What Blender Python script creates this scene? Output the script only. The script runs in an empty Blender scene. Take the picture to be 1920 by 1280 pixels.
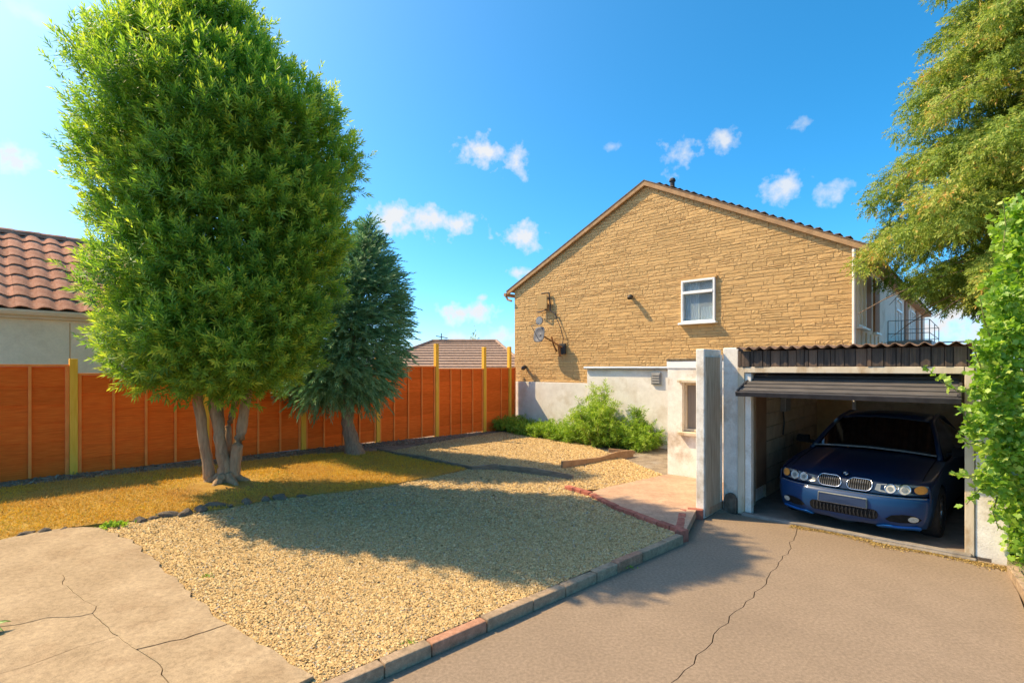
import bpy, bmesh, math, random
import numpy as np
from mathutils import Vector, Matrix, Quaternion

scene = bpy.context.scene
C = scene.collection
R = math.radians
rng = np.random.default_rng(7)
rnd = random.Random(11)

# ------------------------------------------------------------------ camera
CAMZ, FPX, HOR = 2.1, 950.0, 690.0
cam_d = bpy.data.cameras.new('camera')
cam_d.sensor_width = 36.0
cam_d.lens = 36.0 * FPX / 1920.0
cam_d.shift_y = (HOR - 640.0) / 1920.0
cam_d.clip_start, cam_d.clip_end = 0.1, 3000.0
cam = bpy.data.objects.new('camera', cam_d)
cam.location = (0, 0, CAMZ)
cam.rotation_euler = (R(90), 0, 0)
C.objects.link(cam)
scene.camera = cam

# ------------------------------------------------------------------ light
SUN_EL = R(48)
SUN_TO = Vector((0.966 * math.cos(SUN_EL), -0.259 * math.cos(SUN_EL), -math.sin(SUN_EL))).normalized()
sun_d = bpy.data.lights.new('sun', 'SUN')
sun_d.energy, sun_d.angle, sun_d.color = 3.45, R(0.53), (1.0, 0.78, 0.47)
sun = bpy.data.objects.new('sun', sun_d)
sun.rotation_euler = SUN_TO.to_track_quat('-Z', 'Y').to_euler()
sun.location = (-30, 10, 30)
C.objects.link(sun)

scene.view_settings.view_transform = 'Standard'
scene.view_settings.look = 'None'
scene.view_settings.exposure = 1.23
scene.view_settings.gamma = 1.0
scene.view_settings.use_curve_mapping = False

world = bpy.data.worlds.new('World')
scene.world = world
world.use_nodes = True
wt = world.node_tree
wt.nodes.clear()

def wn(kind, **kw):
    n = wt.nodes.new(kind)
    for k, v in kw.items():
        setattr(n, k, v)
    return n

def wmath(op, a, b=None, clamp=False):
    n = wn('ShaderNodeMath', operation=op, use_clamp=clamp)
    for i, v in enumerate((a, b)):
        if v is None:
            continue
        if isinstance(v, (int, float)):
            n.inputs[i].default_value = v
        else:
            wt.links.new(v, n.inputs[i])
    return n.outputs[0]

def wdot(a, vec):
    n = wn('ShaderNodeVectorMath', operation='DOT_PRODUCT')
    wt.links.new(a, n.inputs[0])
    n.inputs[1].default_value = vec
    return n.outputs['Value']

sky = wn('ShaderNodeTexSky', sky_type='NISHITA')
sky.sun_disc = False
sky.sun_elevation = SUN_EL
sky.sun_rotation = math.atan2(-0.966, 0.259)
sky.altitude = 200
sky.air_density, sky.dust_density, sky.ozone_density = 0.62, 1.6, 6.0
hs = wn('ShaderNodeHueSaturation')
hs.inputs['Hue'].default_value = 0.481
hs.inputs['Saturation'].default_value = 1.27
hs.inputs['Value'].default_value = 1.0
wt.links.new(sky.outputs[0], hs.inputs['Color'])
tc = wn('ShaderNodeTexCoord')
dirv = tc.outputs['Generated']
nz = wn('ShaderNodeTexNoise')
nz.inputs['Scale'].default_value = 19.0
nz.inputs['Detail'].default_value = 7.0
nz.inputs['Roughness'].default_value = 0.62
wt.links.new(dirv, nz.inputs['Vector'])
nz2 = wn('ShaderNodeTexNoise')
nz2.inputs['Scale'].default_value = 60.0
nz2.inputs['Detail'].default_value = 5.0
wt.links.new(dirv, nz2.inputs['Vector'])
wob = wmath('ADD', wmath('MULTIPLY', wmath('SUBTRACT', nz.outputs['Fac'], 0.5), 2.6),
            wmath('MULTIPLY', wmath('SUBTRACT', nz2.outputs['Fac'], 0.5), 1.5))
# fair-weather clouds: direction (as seen from the yard), half width and half height, thickness
CLOUDS = [(905, 284, 46, 24, .95), (968, 303, 26, 30, .85), (740, 412, 48, 28, .95), (815, 414, 66, 26, .9), (980, 443, 44, 27, .9),
          (862, 588, 44, 24, .95), (902, 586, 38, 20, .9), (26, 300, 42, 28, .8), (1277, 293, 36, 30, .62), (1360, 263, 32, 22, .66),
          (1473, 348, 42, 28, .66), (1557, 360, 32, 24, .55), (976, 512, 26, 13, .7), (920, 446, 9, 8, .5),
          (905, 557, 16, 8, .45), (880, 634, 70, 15, .55), (940, 628, 34, 15, .6), (1790, 585, 80, 62, 1.3),
          (1485, 240, 36, 14, .2), (1150, 275, 22, 12, .15), (60, 30, 80, 26, .18), (-300, 420, 130, 40, .9), (-700, 250, 120, 60, .8),
          (2300, 300, 140, 50, .8), (2900, 480, 220, 50, .9)]
field = None
for (px, py, hw, hh, th) in CLOUDS:
    d = Vector(((px - 960) / FPX, 1.0, (HOR - py) / FPX)).normalized()
    t = Vector((d.y, -d.x, 0)).normalized()
    b = t.cross(d) * -1 if t.cross(d).z < 0 else t.cross(d)
    k = d.y / FPX
    ww, hh2 = hw * k * 1.2, hh * k * 1.2
    a = wmath('DIVIDE', wdot(dirv, t), ww)
    e = wmath('DIVIDE', wdot(dirv, b), 1.0)
    e0 = d.dot(b)
    e = wmath('DIVIDE', wmath('SUBTRACT', e, e0), hh2)
    r2 = wmath('SQRT', wmath('ADD', wmath('MULTIPLY', a, a), wmath('MULTIPLY', e, e)))
    q = wmath('SUBTRACT', 1.0, r2)
    front = wmath('GREATER_THAN', wdot(dirv, d), 0.3)
    q = wmath('MULTIPLY', wmath('ADD', q, 4.0), front)
    q = wmath('MULTIPLY', wmath('SUBTRACT', wmath('ADD', q, wob), 4.0 + .45 * (1 - th)), 1.0 + .25 * th, True)
    q = wmath('MULTIPLY', q, min(1, .55 + .45 * th))
    field = q if field is None else wmath('MAXIMUM', field, q)
dens = wmath('SMOOTH_MIN', field, 1.0) if False else wmath('MULTIPLY', field, 1.0, True)
mixc = wn('ShaderNodeMixRGB')
wt.links.new(dens, mixc.inputs[0])
wt.links.new(hs.outputs[0], mixc.inputs[1])
mixc.inputs[2].default_value = (2.5, 2.55, 2.62, 1)
bg = wn('ShaderNodeBackground')
bg.inputs['Strength'].default_value = 0.15
wt.links.new(mixc.outputs[0], bg.inputs[0])
wo = wn('ShaderNodeOutputWorld')
wt.links.new(bg.outputs[0], wo.inputs[0])

# ------------------------------------------------------------------ materials
def mat(name, c1, c2=None, scale=8.0, rough=0.85, bump=0.0, bscale=None, detail=5.0, stretch=(1, 1, 1), metal=0.0, spec=0.3,
        contrast=(0.3, 0.7), coat=0.0, dirt=None, dscale=1.5, coords='Object', vary=0.0, grain=None):
    """A procedural surface: two tones mixed by noise, optional second (dirt) tone, optional fine relief."""
    m = bpy.data.materials.new(name)
    m.use_nodes = True
    nt = m.node_tree
    b = nt.nodes['Principled BSDF']
    b.inputs['Roughness'].default_value = rough
    b.inputs['Metallic'].default_value = metal
    b.inputs['Specular IOR Level'].default_value = spec
    if coat:
        b.inputs['Coat Weight'].default_value = coat
        b.inputs['Coat Roughness'].default_value = 0.06
    L = nt.links.new
    tcn = nt.nodes.new('ShaderNodeTexCoord')
    mp = nt.nodes.new('ShaderNodeMapping')
    mp.inputs['Scale'].default_value = stretch
    L(tcn.outputs[coords], mp.inputs[0])
    n = nt.nodes.new('ShaderNodeTexNoise')
    n.inputs['Scale'].default_value = scale
    n.inputs['Detail'].default_value = detail
    L(mp.outputs[0], n.inputs['Vector'])
    cr = nt.nodes.new('ShaderNodeValToRGB')
    cr.color_ramp.elements[0].position, cr.color_ramp.elements[1].position = contrast
    cr.color_ramp.elements[0].color = (*c1, 1)
    cr.color_ramp.elements[1].color = (*(c2 or c1), 1)
    L(n.outputs['Fac'], cr.inputs[0])
    col = cr.outputs[0]
    if dirt:
        n2 = nt.nodes.new('ShaderNodeTexNoise')
        n2.inputs['Scale'].default_value = dscale
        n2.inputs['Detail'].default_value = 6
        n2.inputs['Roughness'].default_value = 0.65
        L(mp.outputs[0], n2.inputs['Vector'])
        r2 = nt.nodes.new('ShaderNodeValToRGB')
        r2.color_ramp.elements[0].position, r2.color_ramp.elements[1].position = 0.52, 0.72
        L(n2.outputs['Fac'], r2.inputs[0])
        mx = nt.nodes.new('ShaderNodeMixRGB')
        L(r2.outputs[0], mx.inputs[0])
        L(col, mx.inputs[1])
        mx.inputs[2].default_value = (*dirt, 1)
        col = mx.outputs[0]
    if grain:
        gs, ga = grain
        gn = nt.nodes.new('ShaderNodeTexNoise')
        gn.inputs['Scale'].default_value = gs
        gn.inputs['Detail'].default_value = 2
        L(mp.outputs[0], gn.inputs['Vector'])
        g2 = nt.nodes.new('ShaderNodeTexNoise')
        g2.inputs['Scale'].default_value = gs * .23
        g2.inputs['Detail'].default_value = 4
        L(mp.outputs[0], g2.inputs['Vector'])
        ad = nt.nodes.new('ShaderNodeMath'); ad.operation = 'ADD'
        L(gn.outputs['Fac'], ad.inputs[0]); L(g2.outputs['Fac'], ad.inputs[1])
        gr = nt.nodes.new('ShaderNodeMapRange')
        gr.inputs['From Min'].default_value, gr.inputs['From Max'].default_value = .7, 1.3
        gr.inputs['To Min'].default_value, gr.inputs['To Max'].default_value = 1 - ga, 1 + ga
        L(ad.outputs[0], gr.inputs[0])
        gh = nt.nodes.new('ShaderNodeHueSaturation')
        L(gr.outputs[0], gh.inputs['Value'])
        L(col, gh.inputs['Color'])
        col = gh.outputs[0]
    if vary:
        oi = nt.nodes.new('ShaderNodeObjectInfo')
        hv = nt.nodes.new('ShaderNodeHueSaturation')
        mr = nt.nodes.new('ShaderNodeMapRange')
        mr.inputs['To Min'].default_value, mr.inputs['To Max'].default_value = 1 - vary, 1 + vary
        L(oi.outputs['Random'], mr.inputs[0])
        L(mr.outputs[0], hv.inputs['Value'])
        L(col, hv.inputs['Color'])
        col = hv.outputs[0]
    L(col, b.inputs['Base Color'])
    if bump:
        nb = nt.nodes.new('ShaderNodeTexNoise')
        nb.inputs['Scale'].default_value = bscale or scale * 4
        nb.inputs['Detail'].default_value = 6
        L(mp.outputs[0], nb.inputs['Vector'])
        bn = nt.nodes.new('ShaderNodeBump')
        bn.inputs['Strength'].default_value = 1.0
        bn.inputs['Distance'].default_value = bump
        L(nb.outputs['Fac'], bn.inputs['Height'])
        L(bn.outputs[0], b.inputs['Normal'])
    return m

def tinted(name, stops, rough=0.8, transl=0.0, tcol=None, spec=0.3, patch=None):
    """Colour from the per-vertex random value 'tint' (a different tone for every leaf or pebble)."""
    m = bpy.data.materials.new(name)
    m.use_nodes = True
    nt = m.node_tree
    L = nt.links.new
    b = nt.nodes['Principled BSDF']
    b.inputs['Roughness'].default_value = rough
    b.inputs['Specular IOR Level'].default_value = spec
    at = nt.nodes.new('ShaderNodeAttribute')
    at.attribute_name = 'tint'
    cr = nt.nodes.new('ShaderNodeValToRGB')
    el = cr.color_ramp.elements
    while len(el) < len(stops):
        el.new(0.5)
    for e, (p, c) in zip(el, stops):
        e.position = p
        e.color = (*c, 1)
    L(at.outputs['Fac'], cr.inputs[0])
    col = cr.outputs[0]
    if patch:
        pc, ps = patch
        tcn = nt.nodes.new('ShaderNodeTexCoord')
        n2 = nt.nodes.new('ShaderNodeTexNoise')
        n2.inputs['Scale'].default_value = ps
        n2.inputs['Detail'].default_value = 4
        L(tcn.outputs['Object'], n2.inputs['Vector'])
        r2 = nt.nodes.new('ShaderNodeValToRGB')
        r2.color_ramp.elements[0].position, r2.color_ramp.elements[1].position = 0.45, 0.68
        L(n2.outputs['Fac'], r2.inputs[0])
        mx = nt.nodes.new('ShaderNodeMixRGB')
        L(r2.outputs[0], mx.inputs[0])
        L(col, mx.inputs[1])
        mx.inputs[2].default_value = (*pc, 1)
        col = mx.outputs[0]
    L(col, b.inputs['Base Color'])
    if transl:
        tr = nt.nodes.new('ShaderNodeBsdfTranslucent')
        mu = nt.nodes.new('ShaderNodeMixRGB')
        mu.blend_type = 'MULTIPLY'
        mu.inputs[0].default_value = 1
        L(col, mu.inputs[1])
        mu.inputs[2].default_value = (*(tcol or (1.8, 1.9, 0.8)), 1)
        L(mu.outputs[0], tr.inputs[0])
        ms = nt.nodes.new('ShaderNodeMixShader')
        ms.inputs[0].default_value = transl
        L(b.outputs[0], ms.inputs[1])
        L(tr.outputs[0], ms.inputs[2])
        L(ms.outputs[0], nt.nodes['Material Output'].inputs[0])
    return m

def glass(name, tint=(0.05, 0.07, 0.09), rough=0.05):
    m = bpy.data.materials.new(name)
    m.use_nodes = True
    b = m.node_tree.nodes['Principled BSDF']
    b.inputs['Base Color'].default_value = (*tint, 1)
    b.inputs['Roughness'].default_value = rough
    b.inputs['Specular IOR Level'].default_value = 0.9
    return m

# ------------------------------------------------------------------ helpers
def link(o, parent=None, local=False):
    C.objects.link(o)
    if parent is not None:
        o.parent = parent
        if not local and parent.parent is None:
            o.matrix_parent_inverse = Matrix.Translation(-Vector(parent.location))
    return o

def tag(o, label=None, cat=None, group=None, kind=None):
    for k, v in (('label', label), ('category', cat), ('group', group), ('kind', kind)):
        if v:
            o[k] = v
    return o

def thing(name, loc, label, cat, group=None, kind=None):
    o = bpy.data.objects.new(name, None)
    o.empty_display_size = 0.2
    o.location = loc
    C.objects.link(o)
    return tag(o, label, cat, group, kind)

class MB:
    """Collects shapes that become ONE mesh object."""
    def __init__(s):
        s.v, s.f = [], []
    def add(s, vs, fs):
        n = len(s.v)
        s.v += [tuple(p) for p in vs]
        s.f += [tuple(n + i for i in q) for q in fs]
        return s
    def hexa(s, p):  # 8 points: bottom 4 anticlockwise, top 4
        return s.add(p, [(3, 2, 1, 0), (4, 5, 6, 7), (0, 1, 5, 4), (1, 2, 6, 5), (2, 3, 7, 6), (3, 0, 4, 7)])
    def box(s, fr, u0, u1, v0, v1, z0, z1):
        return s.hexa([fr(u0, v0, z0), fr(u1, v0, z0), fr(u1, v1, z0), fr(u0, v1, z0), fr(u0, v0, z1), fr(u1, v0, z1), fr(u1, v1, z1), fr(u0, v1, z1)])
    def prism(s, bottom, offset):
        n = len(bottom)
        off = Vector(offset)
        top = [Vector(p) + off for p in bottom]
        return s.add(list(bottom) + top, [tuple(range(n - 1, -1, -1)), tuple(range(n, 2 * n))] + [(i, (i + 1) % n, n + (i + 1) % n, n + i) for i in range(n)])
    def tube(s, pts, rad, n=8, cap=True):
        pts = [Vector(p) for p in pts]
        if not hasattr(rad, '__len__'):
            rad = [rad] * len(pts)
        rings = []
        ref = Vector((0.13, 0.21, 0.97))
        for i, p in enumerate(pts):
            d = (pts[min(i + 1, len(pts) - 1)] - pts[max(i - 1, 0)]).normalized()
            a = d.cross(ref)
            if a.length < 0.05:
                a = d.cross(Vector((1, 0, 0)))
            a.normalize()
            b = d.cross(a).normalized()
            rings.append([p + (a * math.cos(2 * math.pi * k / n) + b * math.sin(2 * math.pi * k / n)) * rad[i] for k in range(n)])
        vs = [q for r_ in rings for q in r_]
        fs = []
        for i in range(len(pts) - 1):
            for k in range(n):
                k2 = (k + 1) % n
                fs.append((i * n + k, i * n + k2, (i + 1) * n + k2, (i + 1) * n + k))
        if cap:
            fs.append(tuple(range(n - 1, -1, -1)))
            m = (len(pts) - 1) * n
            fs.append(tuple(m + k for k in range(n)))
        return s.add(vs, fs)
    def disc(s, c, axis, r, h, n=20, squash=1.0, up=Vector((0, 0, 1))):
        c, axis = Vector(c), Vector(axis).normalized()
        a = up.cross(axis)
        if a.length < 0.05:
            a = Vector((1, 0, 0)).cross(axis)
        a.normalize()
        b = axis.cross(a).normalized()
        bot = [c + a * math.cos(2 * math.pi * k / n) * r + b * math.sin(2 * math.pi * k / n) * r * squash for k in range(n)]
        return s.prism(bot, axis * h)
    def build(s, name, m, parent=None, bevel=0.0, smooth=False, local=False, seg=2):
        me = bpy.data.meshes.new(name)
        me.from_pydata(s.v, [], s.f)
        bm = bmesh.new()
        bm.from_mesh(me)
        bmesh.ops.recalc_face_normals(bm, faces=bm.faces)
        bm.to_mesh(me)
        bm.free()
        if smooth:
            me.polygons.foreach_set('use_smooth', [True] * len(me.polygons))
        me.materials.append(m)
        o = bpy.data.objects.new(name, me)
        link(o, parent, local)
        if bevel:
            bv = o.modifiers.new('bevel', 'BEVEL')
            bv.width, bv.segments, bv.limit_method = bevel, seg, 'ANGLE'
        return o

def np_mesh(name, verts, faces_flat, loop_n, m, parent=None, tint=None, smooth=False, kind=None):
    """verts (n,3); equal-size faces given flat; tint per vertex."""
    me = bpy.data.meshes.new(name)
    nv, nl = len(verts), len(faces_flat)
    nf = nl // loop_n
    me.vertices.add(nv)
    me.vertices.foreach_set('co', np.asarray(verts, dtype=np.float32).ravel())
    me.loops.add(nl)
    me.loops.foreach_set('vertex_index', np.asarray(faces_flat, dtype=np.int32).ravel())
    me.polygons.add(nf)
    me.polygons.foreach_set('loop_start', np.arange(0, nl, loop_n, dtype=np.int32))
    me.polygons.foreach_set('loop_total', np.full(nf, loop_n, dtype=np.int32))
    if smooth:
        me.polygons.foreach_set('use_smooth', np.ones(nf, dtype=bool))
    me.update(calc_edges=True)
    if tint is not None:
        a = me.attributes.new('tint', 'FLOAT', 'POINT')
        a.data.foreach_set('value', np.asarray(tint, dtype=np.float32))
    me.materials.append(m)
    o = bpy.data.objects.new(name, me)
    link(o, parent)
    if kind:
        o['kind'] = kind
    return o

# ------------------------------------------------------------------ the lie of the land
K0, KD, KN = Vector((-1.14, 3.19)), Vector((0.743, 0.669)), Vector((-0.669, 0.743))   # the kerb line of the drive

def terrain(x, y):
    """Height of the yard: level drive, gravel a kerb higher, rising gently to the back fence on the left."""
    s = (x - K0.x) * KN.x + (y - K0.y) * KN.y
    if s <= 0:
        return 0.0
    f = min(max((1.5 - x) / 8.5, 0.0), 1.0)
    return 0.085 + 0.05 * min(s, 11.0) * f

def terrain_np(x, y):
    s = (x - K0.x) * KN.x + (y - K0.y) * KN.y
    f = np.clip((1.5 - x) / 8.5, 0, 1)
    return np.where(s <= 0, 0.0, 0.085 + 0.05 * np.minimum(s, 11.0) * f)

def G(px, py, lift=0.0):
    """The point of the ground seen in that direction from the photographer's place."""
    z = 0.1
    for _ in range(30):
        Y = FPX * (CAMZ - z) / (py - HOR)
        X = (px - 960) / FPX * Y
        z = 0.5 * z + 0.5 * (terrain(X, Y) + lift)
    return Vector((X, Y, z))

def G2(px, py):
    p = G(px, py)
    return (p.x, p.y)

def in_poly(x, y, poly):
    inside = np.zeros(len(x), dtype=bool)
    n = len(poly)
    for i in range(n):
        x1, y1 = poly[i][0], poly[i][1]
        x2, y2 = poly[(i + 1) % n][0], poly[(i + 1) % n][1]
        if y1 == y2:
            continue
        c = ((y1 > y) != (y2 > y)) & (x < (x2 - x1) * (y - y1) / (y2 - y1) + x1)
        inside ^= c
    return inside

def jag(pts, amp, step, seed):
    """A line made ragged: extra points between the given ones, pushed sideways at random."""
    r = random.Random(seed)
    out = []
    for a, b in zip(pts[:-1], pts[1:]):
        a, b = Vector(a[:2]), Vector(b[:2])
        n = max(1, int((b - a).length / step))
        nrm = Vector((-(b - a).y, (b - a).x)).normalized()
        for k in range(n):
            p = a.lerp(b, k / n)
            if k or out:
                p = p + nrm * r.uniform(-amp, amp)
            out.append((p.x, p.y))
    out.append(tuple(pts[-1][:2]))
    return out

def sheet(name, poly, lift, m, thick=0.0, cell=0.5, parent=None, kind=None, flat=None, wob=0.0):
    """A piece of ground following the terrain (or lying flat), with real thickness where asked."""
    bm = bmesh.new()
    vs = [bm.verts.new((p[0], p[1], 0)) for p in poly]
    f = bm.faces.new(vs)
    bmesh.ops.recalc_face_normals(bm, faces=[f])
    if f.normal.z < 0:
        f.normal_flip()
    bmesh.ops.triangulate(bm, faces=bm.faces[:])
    if cell:
        xs = [p[0] for p in poly]
        ys = [p[1] for p in poly]
        for axis, lo, hi in ((0, min(xs), max(xs)), (1, min(ys), max(ys))):
            k = math.ceil(lo / cell) * cell + 0.0137
            while k < hi:
                co = [0, 0, 0]; no = [0, 0, 0]
                co[axis] = k; no[axis] = 1
                bmesh.ops.bisect_plane(bm, geom=bm.verts[:] + bm.edges[:] + bm.faces[:], dist=1e-5, plane_co=co, plane_no=no)
                k += cell
    r = random.Random(len(poly))
    for v in bm.verts:
        v.co.z = (flat if flat is not None else terrain(v.co.x, v.co.y)) + lift + r.uniform(-wob, wob)
    if thick:
        ret = bmesh.ops.extrude_face_region(bm, geom=bm.faces[:])
        low = [g for g in ret['geom'] if isinstance(g, bmesh.types.BMVert)]
        for v in low:
            v.co.z -= thick
        bmesh.ops.recalc_face_normals(bm, faces=bm.faces)
    me = bpy.data.meshes.new(name)
    bm.to_mesh(me)
    bm.free()
    me.materials.append(m)
    o = bpy.data.objects.new(name, me)
    link(o, parent)
    if kind:
        o['kind'] = kind
    return o

def frame(origin, ang):
    """Ground frame: u to the right along a front, v straight back from it; ang = degrees from the view axis to v."""
    a = R(ang)
    ox, oy = origin
    def fr(u, v, z):
        return Vector((ox + u * math.cos(a) + v * math.sin(a), oy - u * math.sin(a) + v * math.cos(a), z))
    return fr
HOUSE_ANG = 42.8
FENCE_ANG = 40.2
HF = frame((0.05, 16.6), HOUSE_ANG)      # the gable house
GF = frame((3.43, 7.26), HOUSE_ANG)      # the garage
def FF(n, d, z):                         # along the fence (metres), d = towards the yard
    a = R(FENCE_ANG)
    return Vector((-6.98 + n * math.sin(a) + d * math.cos(a), 8.06 + n * math.cos(a) - d * math.sin(a), z))

# leaves: every leaf is a folded four-point blade
def leaves(name, base, axis, side, length, width, m, parent=None, tint=None, fold=0.25, droop=0.0, kind=None):
    n = len(base)
    axis = axis / np.maximum(np.linalg.norm(axis, axis=1, keepdims=True), 1e-6)
    side = side - axis * np.sum(side * axis, axis=1, keepdims=True)
    side = side / np.maximum(np.linalg.norm(side, axis=1, keepdims=True), 1e-6)
    nrm = np.cross(axis, side)
    L = np.asarray(length).reshape(-1, 1) * np.ones((n, 1))
    W = np.asarray(width).reshape(-1, 1) * np.ones((n, 1))
    tip = base + axis * L
    tip[:, 2] -= (droop * L)[:, 0]
    mid = base + axis * L * 0.45
    l = mid + side * W * 0.5 + nrm * W * fold
    r = mid - side * W * 0.5 + nrm * W * fold
    V = np.stack([base, r, tip, l], axis=1).reshape(-1, 3)
    idx = np.arange(n * 4)
    tn = np.repeat(tint if tint is not None else rng.random(n), 4)
    return np_mesh(name, V, idx, 4, m, parent, tn, kind=kind)

def unit(v):
    return v / np.maximum(np.linalg.norm(v, axis=-1, keepdims=True), 1e-6)

def shoots(base, axis, L, nleaf, llen, lwid, spread=(75, 25), droop=0.0, flat=None, rg=rng):
    """Leaf arrays for shoots: leaves set spirally (or in a flat fan) round a stem. Returns base, axis, side, len, wid, shoot index."""
    n = len(base)
    axis = unit(axis)
    ref = unit(rg.normal(size=(n, 3)))
    a = unit(np.cross(axis, ref))
    b = np.cross(axis, a)
    if flat is not None:
        a = unit(np.cross(axis, flat))
        b = np.cross(axis, a)
    t = (np.arange(nleaf) + 0.5) / nleaf
    T = np.broadcast_to(t, (n, nleaf)) + rg.normal(size=(n, nleaf)) * 0.02
    L = np.asarray(L).reshape(-1, 1) * np.ones((n, 1))
    P = base[:, None, :] + axis[:, None, :] * (L * T)[..., None]
    P[..., 2] -= droop * L * T ** 2
    if flat is None:
        ph = np.arange(nleaf) * 2.39996 + rg.random((n, 1)) * 6.28
    else:
        ph = np.where(np.arange(nleaf) % 2 == 0, 0.0, math.pi) + rg.normal(size=(n, nleaf)) * 0.35
    rad = a[:, None, :] * np.cos(ph)[..., None] + b[:, None, :] * np.sin(ph)[..., None]
    ang = np.radians(spread[0] + (spread[1] - spread[0]) * T + rg.normal(size=(n, nleaf)) * 8)
    ax = axis[:, None, :] * np.cos(ang)[..., None] + rad * np.sin(ang)[..., None]
    ax[..., 2] -= droop * T * 0.8
    sd = np.cross(ax, axis[:, None, :]) + rg.normal(size=ax.shape) * 0.15
    ln = llen * (0.75 + 0.5 * rg.random((n, nleaf)))
    wd = lwid * (0.8 + 0.4 * rg.random((n, nleaf)))
    ix = np.repeat(np.arange(n), nleaf)
    return P.reshape(-1, 3), ax.reshape(-1, 3), sd.reshape(-1, 3), ln.ravel(), wd.ravel(), ix

# ------------------------------------------------------------------ ground, drive, gravel, lawn
M_soil = mat('bare_soil', (0.17, 0.13, 0.09), (0.32, 0.255, 0.18), 5, 0.95, 0.01, 90, grain=(160, .35), dirt=(0.26, 0.235, 0.20), dscale=2.5)
M_asphalt = mat('tan_asphalt', (0.232, 0.170, 0.115), (0.262, 0.192, 0.131), 3, 0.92, 0.0015, 260, grain=(170, .28),
                dirt=(0.205, 0.150, 0.102), dscale=.75)
M_concrete = mat('sandy_concrete', (0.31, 0.22, 0.125), (0.41, 0.30, 0.18), 2.4, 0.92, 0.0022, 240, detail=10, grain=(120, .26), contrast=(0.3, 0.7),
                 dirt=(0.30, 0.205, 0.115), dscale=2.6)
M_terrace = mat('pink_concrete', (0.39, 0.24, 0.15), (0.48, 0.315, 0.205), 5, 0.9, 0.002, 200, grain=(90, .2), dirt=(0.33, 0.205, 0.13), dscale=2)
M_gravbase = mat('gravel_bed', (0.27, 0.18, 0.095), (0.50, 0.37, 0.21), 70, 0.95, 0.02, 90, detail=3)
M_lawn = mat('dry_turf', (0.36, 0.20, 0.035), (0.46, 0.29, 0.06), 5, 0.95, 0.02, 60, dirt=(0.34, 0.17, 0.05), dscale=1.3)
M_kerb_grey = mat('weathered_kerb', (0.29, 0.20, 0.125), (0.40, 0.285, 0.18), 14, 0.9, 0.003, 160, grain=(140, .25), dirt=(0.19, 0.14, 0.085), dscale=6)
M_kerb_red = mat('red_kerb', (0.36, 0.175, 0.10), (0.45, 0.235, 0.145), 14, 0.9, 0.003, 160, grain=(140, .25), dirt=(0.30, 0.16, 0.09), dscale=6)
M_brick = mat('red_brick', (0.30, 0.085, 0.055), (0.42, 0.15, 0.10), 18, 0.9, 0.004, 90, dirt=(0.22, 0.09, 0.06), dscale=7, vary=0.15)
M_timber = mat('weathered_timber', (0.15, 0.105, 0.07), (0.27, 0.205, 0.145), 6, 0.9, 0.004, 30, stretch=(1, 1, 6))
M_pebble = tinted('pebbles', [(0.0, (0.31, 0.175, 0.065)), (0.35, (0.46, 0.295, 0.115)), (0.7, (0.57, 0.40, 0.175)), (0.92, (0.66, 0.51, 0.28)), (1.0, (0.36, 0.31, 0.25))], 0.8)
M_grass = tinted('dry_grass', [(0, (0.55, 0.30, 0.035)), (0.5, (0.72, 0.46, 0.05)), (0.85, (0.68, 0.50, 0.09)), (1, (0.36, 0.39, 0.06))], 0.8, 0.25, (1.2, 1.1, .7),
                 patch=((0.60, 0.35, 0.085), 0.9))

def axis_steps():
    inner = list(np.arange(-14, 20.01, 0.5))
    return [-700, -300, -120, -60, -35, -24, -18] + inner + [24, 30, 40, 70, 140, 320, 700]
gx = np.array(axis_steps())
XX, YY = np.meshgrid(gx, gx, indexing='ij')
S = (XX - K0.x) * KN.x + (YY - K0.y) * KN.y
ZZ = np.where(S < 0.4, -0.07, terrain_np(XX, YY) - 0.035)
n = len(gx)
idx = (np.arange(n - 1)[:, None] * n + np.arange(n - 1)[None, :])
quads = np.stack([idx, idx + n, idx + n + 1, idx + 1], axis=-1).reshape(-1)
np_mesh('ground', np.stack([XX, YY, ZZ], -1).reshape(-1, 3), quads, 4, M_soil, kind='structure')

# drive: two stretches of asphalt either side of a long crack
crack = jag([GF(0.62, -0.12, 0).xy] + [G2(*p) for p in ((1478, 1032), (1440, 1085), (1402, 1128), (1362, 1166), (1330, 1202), (1296, 1242), (1255, 1285))] + [(0.6, 2.2), (-0.4, 1.0), (-1.0, -3.0)], 0.022, 0.11, 5)
kl = lambda t, s=0.0: (K0.x + KD.x * t + KN.x * s, K0.y + KD.y * t + KN.y * s)
drive = thing('driveway', (1.5, 4.0, 0), None, None, kind='structure')
GAP = 0.0045
left_part = [kl(-7, -.005), kl(4.2, -.005), kl(4.3, .12), GF(-0.66, -0.85, 0).xy[:], GF(-0.66, -0.4, 0).xy[:], GF(-0.42, -0.13, 0).xy[:], GF(0.0, -0.13, 0).xy[:]] + [(p[0] - GAP, p[1]) for p in crack]
right_part = [(p[0] + GAP, p[1]) for p in crack][::-1] + [GF(2.75, -0.12, 0).xy[:]] + [(5.16, 5.30), (4.72, 4.72), (4.2, 4.1), (3.6, 3.4), (2.4, 2.0), (1.0, -3.0)]
for poly in (left_part, right_part):
    pts = []
    for p in poly:
        if not pts or (Vector(p[:2]) - Vector(pts[-1])).length > 0.003:
            pts.append((p[0], p[1]))
    sheet('asphalt', pts, 0.0, M_asphalt, 0.05, 0, parent=drive, flat=0.0)

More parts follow.
